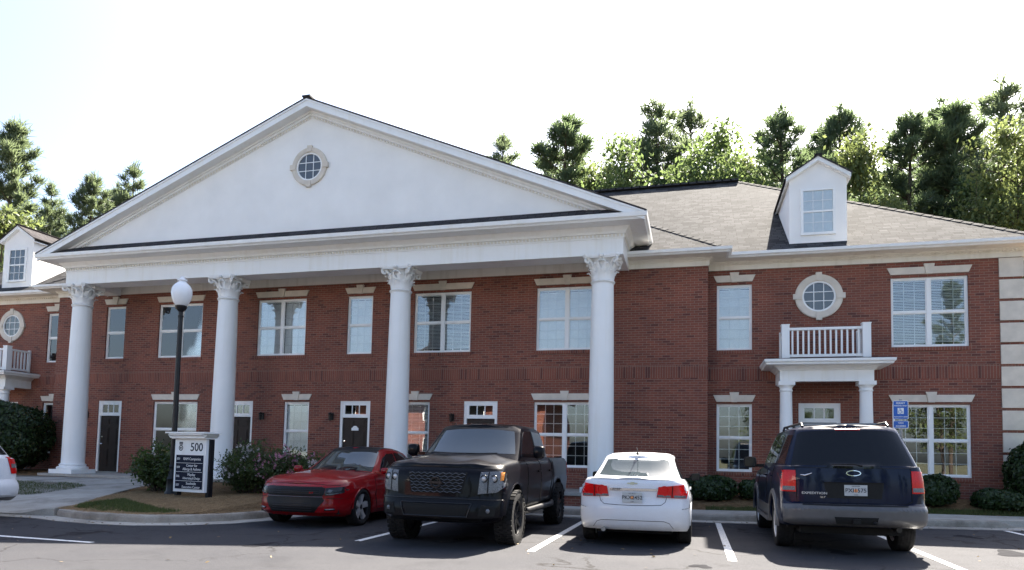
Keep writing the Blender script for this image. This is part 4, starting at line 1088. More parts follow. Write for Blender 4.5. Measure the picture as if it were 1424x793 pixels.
P2(r,bv,'headlight',[(.605,.735),(.60,.60),(.70,.60),(.86,.645),(.90,.70),(.90,.765)],'front','smoke',both=True,eps=.008)
for s in(1,-1):
    p=[(.63,.615),(.70,.612),(.80,.635),(.80,.648),(.70,.63),(.63,.63)]; build('daytime_lamp',patch(bv,p if s>0 else mirx(p),'front',eps=.013),'clearlens',r)
    p=[(.64,.66),(.69,.655),(.72,.70),(.66,.715)]; build('projector_lens',patch(bv,p if s>0 else mirx(p),'front',eps=.013),'clearlens',r)
P2(r,bv,'lower_intake',[(-.56,.560),(.56,.560),(.60,.51),(.44,.29),(-.44,.29),(-.60,.51)],'front','blackpl',eps=.007)
build('bumper_bar',pline(bv,[(-.57,.572),(.57,.572)],'front',.020,eps=.010),'greypl',r)
for z in(.33,.37,.41,.45): build('intake_bar',pline(bv,[(-.40,z),(.40,z)],'front',.01,eps=.012),'bmetal',r)
for s in(1,-1): build('fog_lamp',pline(bv,[(s*.60,.345),(s*.70,.348),(s*.755,.350)],'front',.055,eps=-.008),'blackpl',r); build('fog_lamp_lens',pline(bv,[(s*.63,.346),(s*.70,.348),(s*.745,.350)],'front',.026,eps=.012),'clearlens',r)
P2(r,bv,'windshield',[(-.72,1.005),(-.4,1.03),(0,1.045),(.4,1.03),(.72,1.005),(.56,1.415),(.3,1.44),(0,1.445),(-.3,1.44),(-.56,1.415)],'front','cglass2',eps=.006,flat=2.5)
P2(r,bv,'roof_panel',[(-.54,.19),(-.3,.25),(0,.285),(.3,.25),(.54,.19),(.56,-1.15),(-.56,-1.15)],'top','blackpl',eps=.010,step=.04)
side(r,bv,'side_window',[(.60,1.015),(.24,1.28),(.0,1.375),(-.32,1.39),(-.32,1.01)],'cglass')
side(r,bv,'side_window',[(-.38,1.0),(-.38,1.40),(-.8,1.385),(-1.25,1.24),(-1.4,1.0)],'cglass')
P2(r,bv,'rear_window',[(-.66,1.04),(.66,1.04),(.54,1.36),(-.54,1.36)],'rear','cglass',flat=2.2)
P2(r,bv,'tail_light',[(-.88,.92),(.88,.92),(.86,.80),(-.86,.80)],'rear','redlens')
seams(r,bv,[(v,p) for v in('left','right') for p in([(.95,.93),(1.0,.55),(.9,.28),(-.34,.27),(-.36,.96)],[(-.36,.3),(-1.0,.27),(-1.18,.55),(-1.42,.98)])]+[('front',[(-.80,.78),(-.4,.80),(0,.805),(.4,.80),(.80,.78)]),('front',[(-.9,.54),(-.62,.55)]),('front',[(.9,.54),(.62,.55)])])
for v in('left','right'):
    handle(r,bv,v,-.2,.84,'red'); handle(r,bv,v,-1.15,.86,'red')
for s in(1,-1): mirror_part(r,.84,.72,1.03,s,'red',.17,.13,.12,.08)
lp=MB(); lp.add(patch(bv,[(-.80,.255),(.80,.255),(.74,.225),(-.74,.225)],'front',eps=.02)); build('front_lip',lp,'red',r)
for s in(1,-1):
    wv=MB(); wv.beam((s*.1,1.09,1.0),(s*.55,.93,1.03),.015,.012); build('wiper',wv,'blackpl',r)
# ---------- black pickup facing the camera
PT=dict(L=5.80,W=2.00,ra=.50,rz=.46,axles=(1.86,-1.70),track=1.80,under=.42,mat='blackp',
 wheel=dict(r=.425,rr=.275,w=.285,n=8,style='plain',mat='bmetal',face='dalloy',tread=1),
 cF=.36,cR=.15,nF=3.4,nR=5,bowF=.10,bowR=.01,
 taper=[(-2.9,.02),(-2.2,.01),(0,.0),(2.9,.0)],
 fi=[(0,.20),(.06,.06),(.12,.0),(.38,.0),(.41,.05),(.5,.06),(.8,.075),(.93,.10),(1,.18)],
 ri=[(0,.05),(.2,.02),(.5,0),(1,.01)],
 wi=[(0,.10),(.1,.03),(.4,.01),(.6,.0),(.8,.015),(.92,.03),(1,.075)],
 zb=[(-2.9,.55),(-2.2,.50),(1.3,.46),(2.2,.42),(2.9,.36)],
 zs=[(-2.9,1.36),(-1.0,1.36),(-.9,1.33),(.3,1.31),(1.1,1.30),(1.5,1.30),(2.3,1.26),(2.6,1.23),(2.9,1.18)],
 crown=[(-2.9,.0),(-1,.0),(.3,.04),(1.2,.10),(2.5,.06),(2.9,.02)],
 hood=lambda x,y:(.035*max(0,1-abs(abs(x)-.50)/.22) if 1.1<y<2.75 else 0),
 cab=dict(cF=.16,F=(1.60,.78),R=(-1.12,-1.02),W=(.91,.735),roof=[(-1.2,1.86),(-.6,1.945),(.3,1.945),(.8,1.90),(1.5,1.80)],taper=[(-1.2,.02),(0,0),(1.5,.02)],crown=.035,zmax=1.36,bowF=.12,cR=.1))
r,bv=common(PT,'lifted black crew cab pickup truck with a mesh grille parked nose out','truck',(-3.72,9.60+2.90,gt(-3.7)),math.pi,'pickup_truck','vehicles parked in front of the building')
P2(r,bv,'grille_surround',[(-.66,1.165),(.66,1.165),(.64,.80),(.50,.775),(-.50,.775),(-.64,.80)],'front','blackp',eps=.010)
g=P2(r,bv,'grille',[(-.475,1.135),(.475,1.135),(.405,.825),(-.405,.825)],'front','void',eps=.020)
mesh=MB()
for i in range(7):
    z=.845+i*.045; w_=.405+.07*(z-.825)/.31-.02
    pts=[]; n=int(w_*2/.05)
    for k in range(n+1): pts.append((lerp(-w_,w_,k/n),z+(.011 if (k+i)%2 else -.011)))
    mesh.add(pline(bv,pts,'front',.013,eps=.028))
build('grille_mesh',mesh,'mesh',g)
loc,n_,i_,d_=bv.ray_cast(Vector((0,9,.98)),Vector((0,-1,0))); bd=MB(); bd.lathe([(.068,.02),(.068,.05),(.085,.05),(.085,.02)],28,(0,loc.y,.98),'y',cap=False); bd.box(-.10,.10,loc.y+.02,loc.y+.045,.962,.998); build('grille_badge',bd,'bmetal',r)
for s in(1,-1):
    f=(lambda p:p) if s>0 else mirx
    hl=build('headlight',patch(bv,f([(.665,1.15),(.64,.82),(.90,.85),(.985,.93),(.985,1.165),(.9,1.165)]),'front',eps=.014),'clearlens',r,smooth=30)
    build('headlight_trim',patch(bv,f([(.775,1.155),(.77,.84),(.785,.84),(.79,1.155)]),'front',eps=.020),'blackpl',hl)
    build('turn_signal',patch(bv,f([(.935,1.15),(.935,1.02),(.968,1.03),(.968,1.15)]),'front',eps=.020,step=.03),'amber',hl)
    for xx in(.715,.855):
        loc,n_,i_,d_=bv.ray_cast(Vector((s*xx,9,1.05)),Vector((0,-1,0))); le=MB(); le.lathe([(.0,.030),(.030,.026),(.040,.012)],16,(s*xx,loc.y,1.05),'y'); build('projector_lens',le,'silver',hl,smooth=60); le=MB(); le.lathe([(.041,.014),(.044,.030),(.056,.026),(.060,.014)],18,(s*xx,loc.y,1.05),'y',cap=False); build('lens_ring',le,'smoke',hl,smooth=60)
    p=[(.70,.665),(.66,.50),(.88,.50),(.90,.64)]; build('fog_lamp_bezel',patch(bv,f(p),'front',eps=.008),'void',r)
    q=MB(); loc,n_,i_,d_=bv.ray_cast(Vector((s*.79,9,.575)),Vector((0,-1,0))); q.lathe([(.0,.022),(.030,.016),(.036,.0)],16,(s*.79,loc.y,.575),'y'); build('fog_lamp',q,'clearlens',r,smooth=60)
P2(r,bv,'bumper_intake',[(-.52,.66),(.52,.66),(.47,.50),(-.47,.50)],'front','void',eps=.007)
build('bumper_trim',pline(bv,[(-.56,.68),(-.50,.485),(.50,.485),(.56,.68),(-.56,.68)],'front',.022,eps=.012),'bmetal',r)
build('bumper_trim',pline(bv,[(-.97,.735),(-.5,.742),(0,.745),(.5,.742),(.97,.735)],'front',.018,eps=.006),'bronze',r)
P2(r,bv,'skid_plate',[(-.72,.455),(.72,.455),(.66,.37),(-.66,.37)],'front','blackpl',eps=.008)
P2(r,bv,'windshield',[(-.80,1.43),(-.4,1.435),(0,1.435),(.4,1.435),(.80,1.43),(.665,1.83),(.35,1.86),(0,1.865),(-.35,1.86),(-.655,1.83)],'front','cglass2',flat=2.6)
side(r,bv,'side_window',[(1.10,1.39),(.72,1.72),(.50,1.85),(.05,1.86),(.05,1.38)],'cglass'); side(r,bv,'side_window',[(-.03,1.38),(-.03,1.86),(-.75,1.84),(-.90,1.78),(-.93,1.39)],'cglass')
P2(r,bv,'rear_window',[(-.62,1.45),(.62,1.45),(.58,1.80),(-.58,1.80)],'rear','cglass',flat=3)
seams(r,bv,[(v,p) for v in('left','right') for p in([(1.0,1.33),(1.05,.95),(1.02,.52),(.02,.50),(.0,1.35)],[(.0,.52),(-.75,.50),(-1.02,.95),(-1.0,1.35)],[(-1.16,1.34),(-1.16,.55)])]+[('front',[(-.93,1.19),(-.5,1.205),(0,1.21),(.5,1.205),(.93,1.19)])])
for v in('left','right'):
    handle(r,bv,v,.18,1.13,'blackp'); handle(r,bv,v,-.82,1.13,'blackp')
    P2(r,bv,'tail_light',[(-2.86,1.30),(-2.86,.98),(-2.72,.98),(-2.76,1.30)],v,'redlens')
for s in(1,-1):
    mirror_part(r,.93,1.0,1.47,s,'blackp',.20,.22,.14,.13)
    sb_=MB(); sb_.tube([(s*.97,1.2,.50),(s*.99,1.1,.47),(s*.99,-.95,.47),(s*.97,-1.05,.50)],.055,8); 
    for y in(.8,-.6): sb_.tube([(s*.99,y,.47),(s*.75,y,.55)],.025,6)
    build('side_step',sb_,'bmetal',r,smooth=50)
    ml=MB()
    for k in range(3): ml.box(s*.30*k/1-.04 if k else -.04,s*.30*k+.04 if k else .04,.40,.46,1.955,1.985) if s>0 or k else None
    if s>0: build('cab_light',ml,'smoke',r)
    wv=MB(); wv.beam((s*.02,1.54,1.42),(s*.6 if s>0 else -.55,1.46,1.44),.018,.014); build('wiper',wv,'blackpl',r)
tg=P2(r,bv,'bed_cover',[(-.85,-2.8),(.85,-2.8),(.85,-1.2),(-.85,-1.2)],'top','blackpl')
P2(r,bv,'tailgate',[(-.80,1.28),(.80,1.28),(.80,.80),(-.80,.80)],'rear','blackp')
# ---------- white compact sedan seen from behind
WS=dict(L=4.60,W=1.79,ra=.355,rz=.31,axles=(1.36,-1.34),track=1.56,under=.20,mat='whitep',
 wheel=dict(r=.318,rr=.215,w=.215,n=7,style='plain',mat='silver'),
 cF=.55,cR=.42,nF=2.6,nR=2.9,bowF=.10,bowR=.09,
 taper=[(-2.3,.03),(-1.4,.0),(1.2,.0),(2.3,.05)],
 fi=[(0,.12),(.2,.0),(.5,.0),(.8,.06),(1,.16)],
 ri=[(0,.10),(.06,.03),(.2,.0),(.48,.0),(.55,.035),(.62,.05),(.8,.045),(.92,.035),(1,.075)],
 wi=[(0,.05),(.08,.02),(.3,.003),(.5,.008),(.66,.0),(.74,.02),(.9,.055),(1,.10)],
 zb=[(-2.3,.27),(-1.8,.24),(1.8,.20),(2.3,.22)],
 zs=[(-2.3,1.045),(-2.05,1.06),(-1.2,1.02),(-.3,.98),(.8,.95),(1.4,.90),(2.0,.80),(2.3,.70)],
 crown=[(-2.3,.02),(-1.9,.03),(0,.05),(1.2,.09),(2.3,.02)],
 cab=dict(F=(1.30,.30),R=(-1.98,-1.20),W=(.79,.575),roof=[(-1.95,1.24),(-1.4,1.37),(-.6,1.462),(.1,1.468),(.7,1.40),(1.3,1.28)],taper=[(-2.0,.12),(-1.0,.03),(.6,0),(1.3,.05)],fe=.92,re=.88,crown=.028,zmax=1.05,bowF=.14,bowR=.10))
r,bv=common(WS,'white compact sedan with red tail lights seen from behind in the sun','car',(-.91,10.85+2.30,gt(-.9)),0,'parked_car','vehicles parked in front of the building',ry=-.008)
P2(r,bv,'rear_window',[(-.605,1.105),(-.3,1.095),(.3,1.095),(.605,1.105),(.515,1.365),(.3,1.385),(0,1.39),(-.3,1.385),(-.515,1.365)],'rear','cglass3',flat=2.0)
for s in(1,-1):
    f=(lambda p:p) if s>0 else mirx
    t=build('tail_light',patch(bv,f([(.40,.945),(.62,.965),(.84,.985),(.845,.87),(.82,.765),(.60,.775),(.37,.785)]),'rear',eps=.016),'redlens',r,smooth=30)
    build('reversing_lens',patch(bv,f([(.385,.825),(.585,.815),(.585,.782),(.375,.79)]),'rear',eps=.020),'clearlens',t)
    build('reversing_lens',patch(bv,f([(.63,.815),(.815,.815),(.805,.772),(.63,.78)]),'rear',eps=.020),'clearlens',t)
    build('tail_light_gap',pline(bv,f([(.615,.965),(.602,.775)]) if s>0 else [(-.615,.965),(-.602,.775)],'rear',.014,eps=.020),'void',t)
    for cx in(.49,.72):
        rg_=MB(); 
        loc,n_,i_,d_=bv.ray_cast(Vector((s*cx,-9,.885)),Vector((0,1,0)))
        rg_.lathe([(.062,-.022),(.07,-.026),(.078,-.022)],20,(s*cx,loc.y,.885),'y',cap=False); build('tail_light_ring',rg_,'redlens',t,smooth=60)
    build('reflector',patch(bv,f([(.52,.345),(.68,.345),(.68,.32),(.52,.32)]),'rear',eps=.006),'redlens',r) if False else None
P2(r,bv,'chrome_strip',[(-.37,.918),(.39,.918),(.385,.882),(-.365,.882)],'rear','chrome',eps=.018,thick=.02)
for i_,(ch) in enumerate(('CRUZE',)):
    build('model_lettering',text_mb(ch,.04,face_mx((-.26,-2.345,.900)),xs=1.25,bold=.001),'ink',r)
bt=MB(); pts=[(-.085,.985),(-.075,1.005),(-.028,1.005),(-.028,1.015),(.035,1.015),(.035,1.005),(.085,1.005),(.078,.985),(.028,.985),(.028,.975),(-.035,.975),(-.035,.985)]
build('boot_emblem',patch(bv,pts,'rear',eps=.010),'brass',r)
build('boot_badge',text_mb('LT',.035,face_mx((-.47,-2.275,.725))),'chrome',r)
plate_part(r,0,-2.292,.775,'PKX2452')
seams(r,bv,[('rear',[(-.52,.78),(-.50,.71),(-.44,.665),(-.2,.655),(0,.653),(.2,.655),(.44,.665),(.50,.71),(.52,.78)]),('rear',[(-.62,.30),(-.56,.385),(-.48,.415),(0,.42),(.48,.415),(.56,.385),(.62,.30)]),('rear',[(-.68,1.05),(0,1.062),(.68,1.05)])]+[(v,p) for v in('left','right') for p in([(1.0,.92),(1.0,.5),(.9,.28),(-.22,.26),(-.2,.98)],[(-.2,.3),(-.8,.27),(-1.0,.55),(-1.25,.98)],[(-1.75,1.0),(-1.9,.62),(-2.1,.60)])],mat='blackpl',wd=.008)
side(r,bv,'side_window',[(.95,1.0),(.45,1.30),(.15,1.385),(-.18,1.395),(-.18,1.02)],'cglass'); side(r,bv,'side_window',[(-.24,1.02),(-.24,1.395),(-.7,1.37),(-1.1,1.25),(-1.35,1.06)],'cglass')
P2(r,bv,'windshield',[(-.66,1.0),(.66,1.0),(.50,1.40),(-.50,1.40)],'front','cglass',flat=1.9)
P2(r,bv,'headlight',[(.45,.72),(.45,.60),(.80,.64),(.84,.76)],'front','clearlens',both=True)
P2(r,bv,'grille',[(-.42,.66),(.42,.66),(.36,.40),(-.36,.40)],'front','blackpl')
for v in('left','right'): handle(r,bv,v,-.05,.86,'whitep'); handle(r,bv,v,-1.0,.88,'whitep')
for s in(1,-1): mirror_part(r,.80,.78,1.04,s,'blackpl',.17,.14,.12,.08)
an=MB(); an.tube([(0,-1.15,1.455),(0,-1.20,1.49),(0,-1.42,1.585)],[.02,.010,.004],8); an.lathe([(.035,0),(.03,.02),(.014,.03)],12,(0,-1.16,1.455)); build('antenna',an,'blackpl',r,smooth=40)
ex=MB(); ex.lathe([(.03,-.09),(.035,-.09),(.035,.1),(.03,.1)],14,(-.45,-2.18,.27),'y'); build('exhaust_pipe',ex,'galv',r)
# ---------- navy sport utility seen from behind
NS=dict(L=5.23,W=2.0,ra=.44,rz=.40,axles=(1.58,-1.46),track=1.70,under=.30,mat='navy',
 wheel=dict(r=.385,rr=.235,w=.265,n=5,style='wide',mat='silver'),
 cF=.4,cR=.22,nF=3,nR=3.2,bowF=.08,bowR=.07,
 taper=[(-2.6,.02),(-1.8,.0),(1.8,.0),(2.6,.03)],
 fi=[(0,.12),(.15,.0),(.5,.0),(.8,.05),(1,.12)],
 ri=[(0,.12),(.05,.03),(.10,.0),(.30,.0),(.345,.005),(.36,.10),(.5,.105),(.8,.115),(1,.135)],
 wi=[(0,.05),(.08,.01),(.3,.0),(.36,.012),(.6,.005),(.78,.015),(.92,.035),(1,.06)],
 zb=[(-2.6,.43),(-1.9,.40),(1.9,.34),(2.6,.36)],
 zs=[(-2.6,1.30),(-1,1.29),(.3,1.26),(1.1,1.22),(1.6,1.18),(2.4,1.10),(2.6,1.04)],
 crown=[(-2.6,.0),(0,.03),(1.4,.08),(2.6,.02)],
 cab=dict(F=(1.30,.55),R=(-2.47,-2.14),W=(.93,.715),roof=[(-2.6,1.855),(-2.1,1.895),(-.5,1.915),(.2,1.90),(.7,1.85),(1.3,1.75)],taper=[(-2.6,.03),(-1.5,.0),(.6,0),(1.3,.03)],crown=.03,zmax=1.31,bowF=.12,bowR=.07,cR=.2,nR=3.4))
r,bv=common(NS,'dark navy sport utility vehicle with roof rails seen from behind','car',(2.27,10.85+2.615,gt(2.2)),0,'sport_utility_vehicle','vehicles parked in front of the building',ry=-.014)
P2(r,bv,'rear_window',[(-.835,1.285),(0,1.27),(.835,1.285),(.70,1.78),(.64,1.825),(.3,1.845),(-.3,1.845),(-.64,1.825),(-.70,1.78)],'rear','cglass',flat=1.5,eps=.008)
for s in(1,-1):
    f=(lambda p:p) if s>0 else mirx
    t=build('tail_light',patch(bv,f([(.775,1.24),(.97,1.24),(.975,.92),(.775,.92)]),'rear',eps=.014,step=.03),'redlens',r,smooth=30)
    build('reversing_lens',patch(bv,f([(.785,1.0),(.95,1.0),(.95,.94),(.785,.94)]),'rear',eps=.019,step=.03),'clearlens',t)
P2(r,bv,'bumper',[(-.97,.735),(-.5,.755),(.5,.755),(.97,.735),(.955,.47),(.84,.435),(-.84,.435),(-.955,.47)],'rear','greypl',eps=.012,step=.05)
P2(r,bv,'bumper_step_pad',[(-.7,.752),(.7,.752),(.7,.732),(-.7,.732)],'rear','blackpl',eps=.018)
P2(r,bv,'hitch_opening',[(-.29,.575),(.29,.575),(.26,.47),(-.26,.47)],'rear','void',eps=.018)
hb=MB(); hb.box(-.05,.05,-2.66,-2.4,.48,.55); hb.box(-.03,.03,-2.662,-2.60,.495,.535); hb.lathe([(.0,0),(.03,.005),(.035,.03),(.0,.06)],10,(.24,-2.62,.47)); build('hitch_receiver',hb,'blackpl',r)
P2(r,bv,'plate_recess',[(-.40,1.075),(.40,1.075),(.36,.84),(-.36,.84)],'rear','blackpl',eps=.004)
P2(r,bv,'tailgate_grip',[(-.42,1.10),(.42,1.10),(.42,1.07),(-.42,1.07)],'rear','navy',eps=.03,thick=.04)
loc,n_,i_,d_=bv.ray_cast(Vector((0,-9,.95)),Vector((0,1,0))); plate_part(r,.02,loc.y-.008,.955,'PXI1575')
ov=MB(); loc,n_,i_,d_=bv.ray_cast(Vector((0,-9,1.205)),Vector((0,1,0)))
pr=[(.10*math.cos(a*math.pi/16),1.205+.042*math.sin(a*math.pi/16)) for a in range(32)]; build('tailgate_emblem',patch(bv,pr,'rear',eps=.012),'chrome',r)
pr=[(.086*math.cos(a*math.pi/16),1.205+.032*math.sin(a*math.pi/16)) for a in range(32)]; build('emblem_face',patch(bv,pr,'rear',eps=.015),'navy',r)
loc2,_n,_i,_d=bv.ray_cast(Vector((-.55,-9,.9)),Vector((0,1,0)))
surf_text(bv,'EXPEDITION',-.53,.905,.047,'rear','silver',r,'model_lettering',1.3,.0004,.006,.2)
surf_text(bv,'XLT',-.42,.848,.036,'rear','chrome',r,'trim_lettering',1.1,0,.006,.06)
sw=MB(); sw.tube([(-.72,loc2.y-.02,1.175),(-.66,loc2.y-.02,1.165),(-.60,loc2.y-.02,1.185),(-.56,loc2.y-.02,1.20)],[.004,.010,.008,.004],6); build('tailgate_badge',sw,'chrome',r)
tl=P2(r,bv,'brake_light',[(-.17,1.872),(.17,1.872),(.17,1.845),(-.17,1.845)],'rear','redlens',eps=.012,step=.04,flat=2.0)
wp=MB(); wp.tube([(.12,-2.50,1.31),(.0,-2.51,1.335),(-.30,-2.505,1.325)],[.014,.010,.006],6); build('wiper',wp,'blackpl',r)
side(r,bv,'side_window',[(-1.38,1.33),(-1.38,1.80),(-2.02,1.775),(-2.20,1.33)],'cglass'); side(r,bv,'side_window',[(-.42,1.33),(-.42,1.82),(-1.22,1.81),(-1.30,1.33)],'cglass'); side(r,bv,'side_window',[(.95,1.32),(.62,1.60),(.35,1.80),(-.34,1.82),(-.34,1.33)],'cglass')
P2(r,bv,'windshield',[(-.74,1.30),(.74,1.30),(.62,1.78),(-.62,1.78)],'front','cglass',flat=2)
P2(r,bv,'headlight',[(.55,1.0),(.55,.78),(.93,.80),(.95,1.0)],'front','clearlens',both=True); P2(r,bv,'grille',[(-.5,1.0),(.5,1.0),(.46,.74),(-.46,.74)],'front','blackpl')
seams(r,bv,[(v,p) for v in('left','right') for p in([(1.05,1.22),(1.08,.6),(.95,.45),(-.38,.45),(-.38,1.28)],[(-.38,.5),(-.95,.45),(-1.1,.8),(-1.34,1.28)])]+[('rear',[(-.77,1.28),(-.77,.80),(-.70,.765),(.70,.765),(.77,.80),(.77,1.28)])],mat='void')
for v in('left','right'):
    P2(r,bv,'lower_cladding',[(1.12,.62),(1.12,.37),(-1.0,.41),(-1.0,.62)],v,'greypl',eps=.008)
    handle(r,bv,v,-.2,1.12,'navy'); handle(r,bv,v,-1.15,1.13,'navy')
for s in(1,-1):
    for ya in NS['axles']:
        fl=MB(); rows=[]
        for k in range(21):
            a=math.pi*(k/20)*1.04-.06; row=[]
            for rad,xo in((.435,.03),(.445,-.022),(.49,-.026),(.525,-.004),(.53,.03)):
                row.append((s*(1.0-xo),ya+rad*math.cos(a),NS['rz']+rad*math.sin(a)))
            rows.append(row)
        fl.grid(rows); build('wheel_flare',fl,'greypl',r,smooth=50)
    rr_=MB(); rr_.tube([(s*.60,-1.95,1.915),(s*.60,-1.85,1.965),(s*.60,.2,1.985),(s*.60,.35,1.93)],.02,8); 
    for y in(-1.0,-.2): rr_.tube([(s*.60,y,1.90),(s*.60,y,1.97)],.022,6)
    build('roof_rail',rr_,'bmetal',r,smooth=50)
    mirror_part(r,.97,.86,1.34,s,'blackpl',.24,.22,.15,.08)
    st=MB(); st.box(*sorted((s*.93,s*1.04)),-.98,1.05,.36,.41); build('running_board',st,'greypl',r)
cx_=MB(); cx_.beam((-.60,-1.35,1.975),(.60,-1.35,1.975),.05,.03); build('roof_crossbar',cx_,'galv',r)
cx_=MB(); cx_.beam((-.60,-.3,1.985),(.60,-.3,1.985),.05,.03); build('roof_crossbar',cx_,'galv',r)
ex=MB(); ex.lathe([(.032,-.12),(.038,-.12),(.038,.3),(.032,.3)],14,(.58,-2.36,.40),'y'); build('exhaust_pipe',ex,'bronze',r)
# ---------- white vehicle at the left edge, nose to the left
XS=dict(NS); XS.update(mat='whitep',L=4.75,axles=(1.40,-1.38),wheel=dict(r=.35,rr=.23,w=.23,n=6,style='plain',mat='silver'),ra=.41,rz=.36,track=1.62,W=1.86,
 zb=[(-2.4,.36),(-1.9,.30),(1.9,.28),(2.4,.30)],zs=[(-2.6,1.13),(-1,1.12),(.3,1.08),(1.1,1.05),(1.6,1.0),(2.4,.85)],ri=[(0,.14),(.1,.02),(.3,.0),(.40,.02),(.46,.09),(.7,.10),(1,.13)],
 cab=dict(F=(1.25,.35),R=(-2.24,-1.75),W=(.86,.65),roof=[(-2.4,1.63),(-1.7,1.70),(-.3,1.74),(.3,1.70),(1.2,1.6)],taper=[(-2.4,.05),(-1.2,0),(1.3,.03)],crown=.03,zmax=1.14,bowF=.12,bowR=.08))
for k in('fi','wi'): XS[k]=NS[k]
r,bv=common(XS,'white hatchback vehicle cut off by the left edge of the picture','car',(-14.85,9.5,gt(-12)),math.pi/2,'parked_car','vehicles parked in front of the building')
for s in(1,-1):
    f=(lambda p:p) if s>0 else mirx
    t=build('tail_light',patch(bv,f([(.62,1.16),(.86,1.16),(.88,.84),(.70,.84)]),'rear',eps=.014,step=.04),'redlens',r); build('reversing_lens',patch(bv,f([(.70,1.03),(.86,1.03),(.87,.95),(.70,.95)]),'rear',eps=.020,step=.04),'clearlens',t)
side(r,bv,'side_window',[(.75,1.15),(.2,1.6),(-.35,1.63),(-.35,1.15)],'cglass'); side(r,bv,'side_window',[(-.43,1.15),(-.43,1.63),(-1.2,1.62),(-1.25,1.15)],'cglass'); side(r,bv,'side_window',[(-1.33,1.15),(-1.33,1.6),(-1.75,1.55),(-1.95,1.18)],'cglass')
P2(r,bv,'rear_window',[(-.72,1.2),(.72,1.2),(.6,1.6),(-.6,1.6)],'rear','cglass',flat=1.5); P2(r,bv,'windshield',[(-.7,1.12),(.7,1.12),(.55,1.62),(-.55,1.62)],'front','cglass',flat=2)
P2(r,bv,'bumper_valance',[(-.86,.40),(.86,.40),(.8,.33),(-.8,.33)],'rear','greypl',eps=.01)
P2(r,bv,'headlight',[(.5,.85),(.5,.65),(.85,.66),(.88,.86)],'front','clearlens',both=True)
# ------------------------------------------------------------------ lamp, signs, plants, trees, what stands behind the camera
lx,ly=-12.17,13.88; lz=zl(lx,ly)
t=thing('street_lamp','tall black lamp post with a white acorn globe beside the tenant sign','street lamp',(lx,ly,lz))
b=MB(); b.lathe([(.15,0),(.15,.06),(.12,.10),(.115,.35),(.125,.38),(.10,.44),(.075,.60),(.072,.66),(.085,.68),(.068,.71)],20); build('base',b,'bmetal',t,smooth=40)
LZ=lambda p:[(r_,z_ if z_<4 else 4.33+(z_-4.55)*.92) for r_,z_ in p]
b=MB(); b.lathe(LZ([(.066,.70),(.055,4.55),(.07,4.56),(.07,4.60),(.05,4.62),(.052,4.70)]),18); build('pole',b,'bmetal',t,smooth=40)
b=MB(); b.lathe(LZ([(.05,4.70),(.075,4.73),(.13,4.80),(.135,4.86),(.12,4.87)]),20); build('globe_holder',b,'bmetal',t,smooth=40)
b=MB(); b.lathe(LZ([(.12,4.87),(.17,4.93),(.215,5.04),(.242,5.18),(.235,5.30),(.195,5.40),(.135,5.47),(.10,5.50),(.085,5.53),(.12,5.545),(.12,5.57),(.075,5.585),(.055,5.62),(.065,5.64),(.04,5.66),(0,5.67)]),32); build('globe',b,'globe',t,smooth=45)
# tenant directory
sx_,sy_=-11.28,13.52; sz=zl(sx_,sy_)
SR=R_(-9)
t=thing('directory_sign','white tenant directory sign numbered 500 with a navy name panel on two posts','sign',(sx_,sy_,sz),SR)
for s in(-1,1):
    b=MB(); b.box(s*.50-.045,s*.50+.045,-.02,.10,-.15,1.40); b.box(s*.50-.055,s*.50+.055,-.03,.11,-.15,.02); build('post',b,'bmetal',t)
b=MB(); b.box(-.50,.50,-.10,-.021,.13,1.36); P=build('panel',b,'white',t)
b=MB(); b.prism([(-.17,1.361),(.12,1.361),(.12,1.38),(.17,1.42),(.21,1.455),(.21,1.485),(-.26,1.485),(-.26,1.455),(-.22,1.42),(-.17,1.38)],'x',-.55,.55); b.box(-.64,.64,-.28,.23,1.486,1.52); b.prism([(-.55,1.381),(.55,1.381),(.63,1.455),(-.63,1.455)],'y',-.21,.16); build('cap',b,'white',t)
b=MB(); b.box(-.435,.435,-.112,-.101,.20,.985); nb=build('name_panel',b,'signblack',t)
b=text_mb('500',.27,face_mx((.20,-.102,1.165)),bold=.004); build('building_number',b,'ink',P)
b=MB()
for k in range(3): b.box(-.36+k*.04,-.33+k*.04,-.106,-.101,1.245,1.29)
b.lathe([(.045,-.003),(.06,-.006),(.07,-.003)],20,(-.305,-.101,1.15),'y',cap=False); b.lathe([(.0,-.003),(.028,-.005)],12,(-.305,-.101,1.15),'y',cap=False); b.box(-.36,-.25,-.106,-.101,1.225,1.24); build('crest',b,'ink',P)
rows=[('501',['RAM Companies'],.895,.0),('504',['Center for','Allergy & Asthma'],.70,0),('506',['Mayday','Advertising & Design'],.49,0),('507',['Southside','Executive Center'],.285,0)]
for no,ln,z,_ in rows:
    build('suite_number',text_mb(no,.075,face_mx((-.355,-.113,z))),'white',nb); b=MB()
    for k,s in enumerate(ln): b.add(text_mb(s,.088 if len(s)<18 else .078,face_mx((.085,-.113,z+(.042 if len(ln)==2 and k==0 else (-.042 if len(ln)==2 else 0)))),xs=.93 if len(s)<18 else .84))
    build('tenant_lettering',b,'white',nb)
b=MB()
for z in(.80,.595,.385): b.box(-.425,.425,-.1145,-.1125,z-.004,z+.004)
build('divider_line',b,'white',nb)
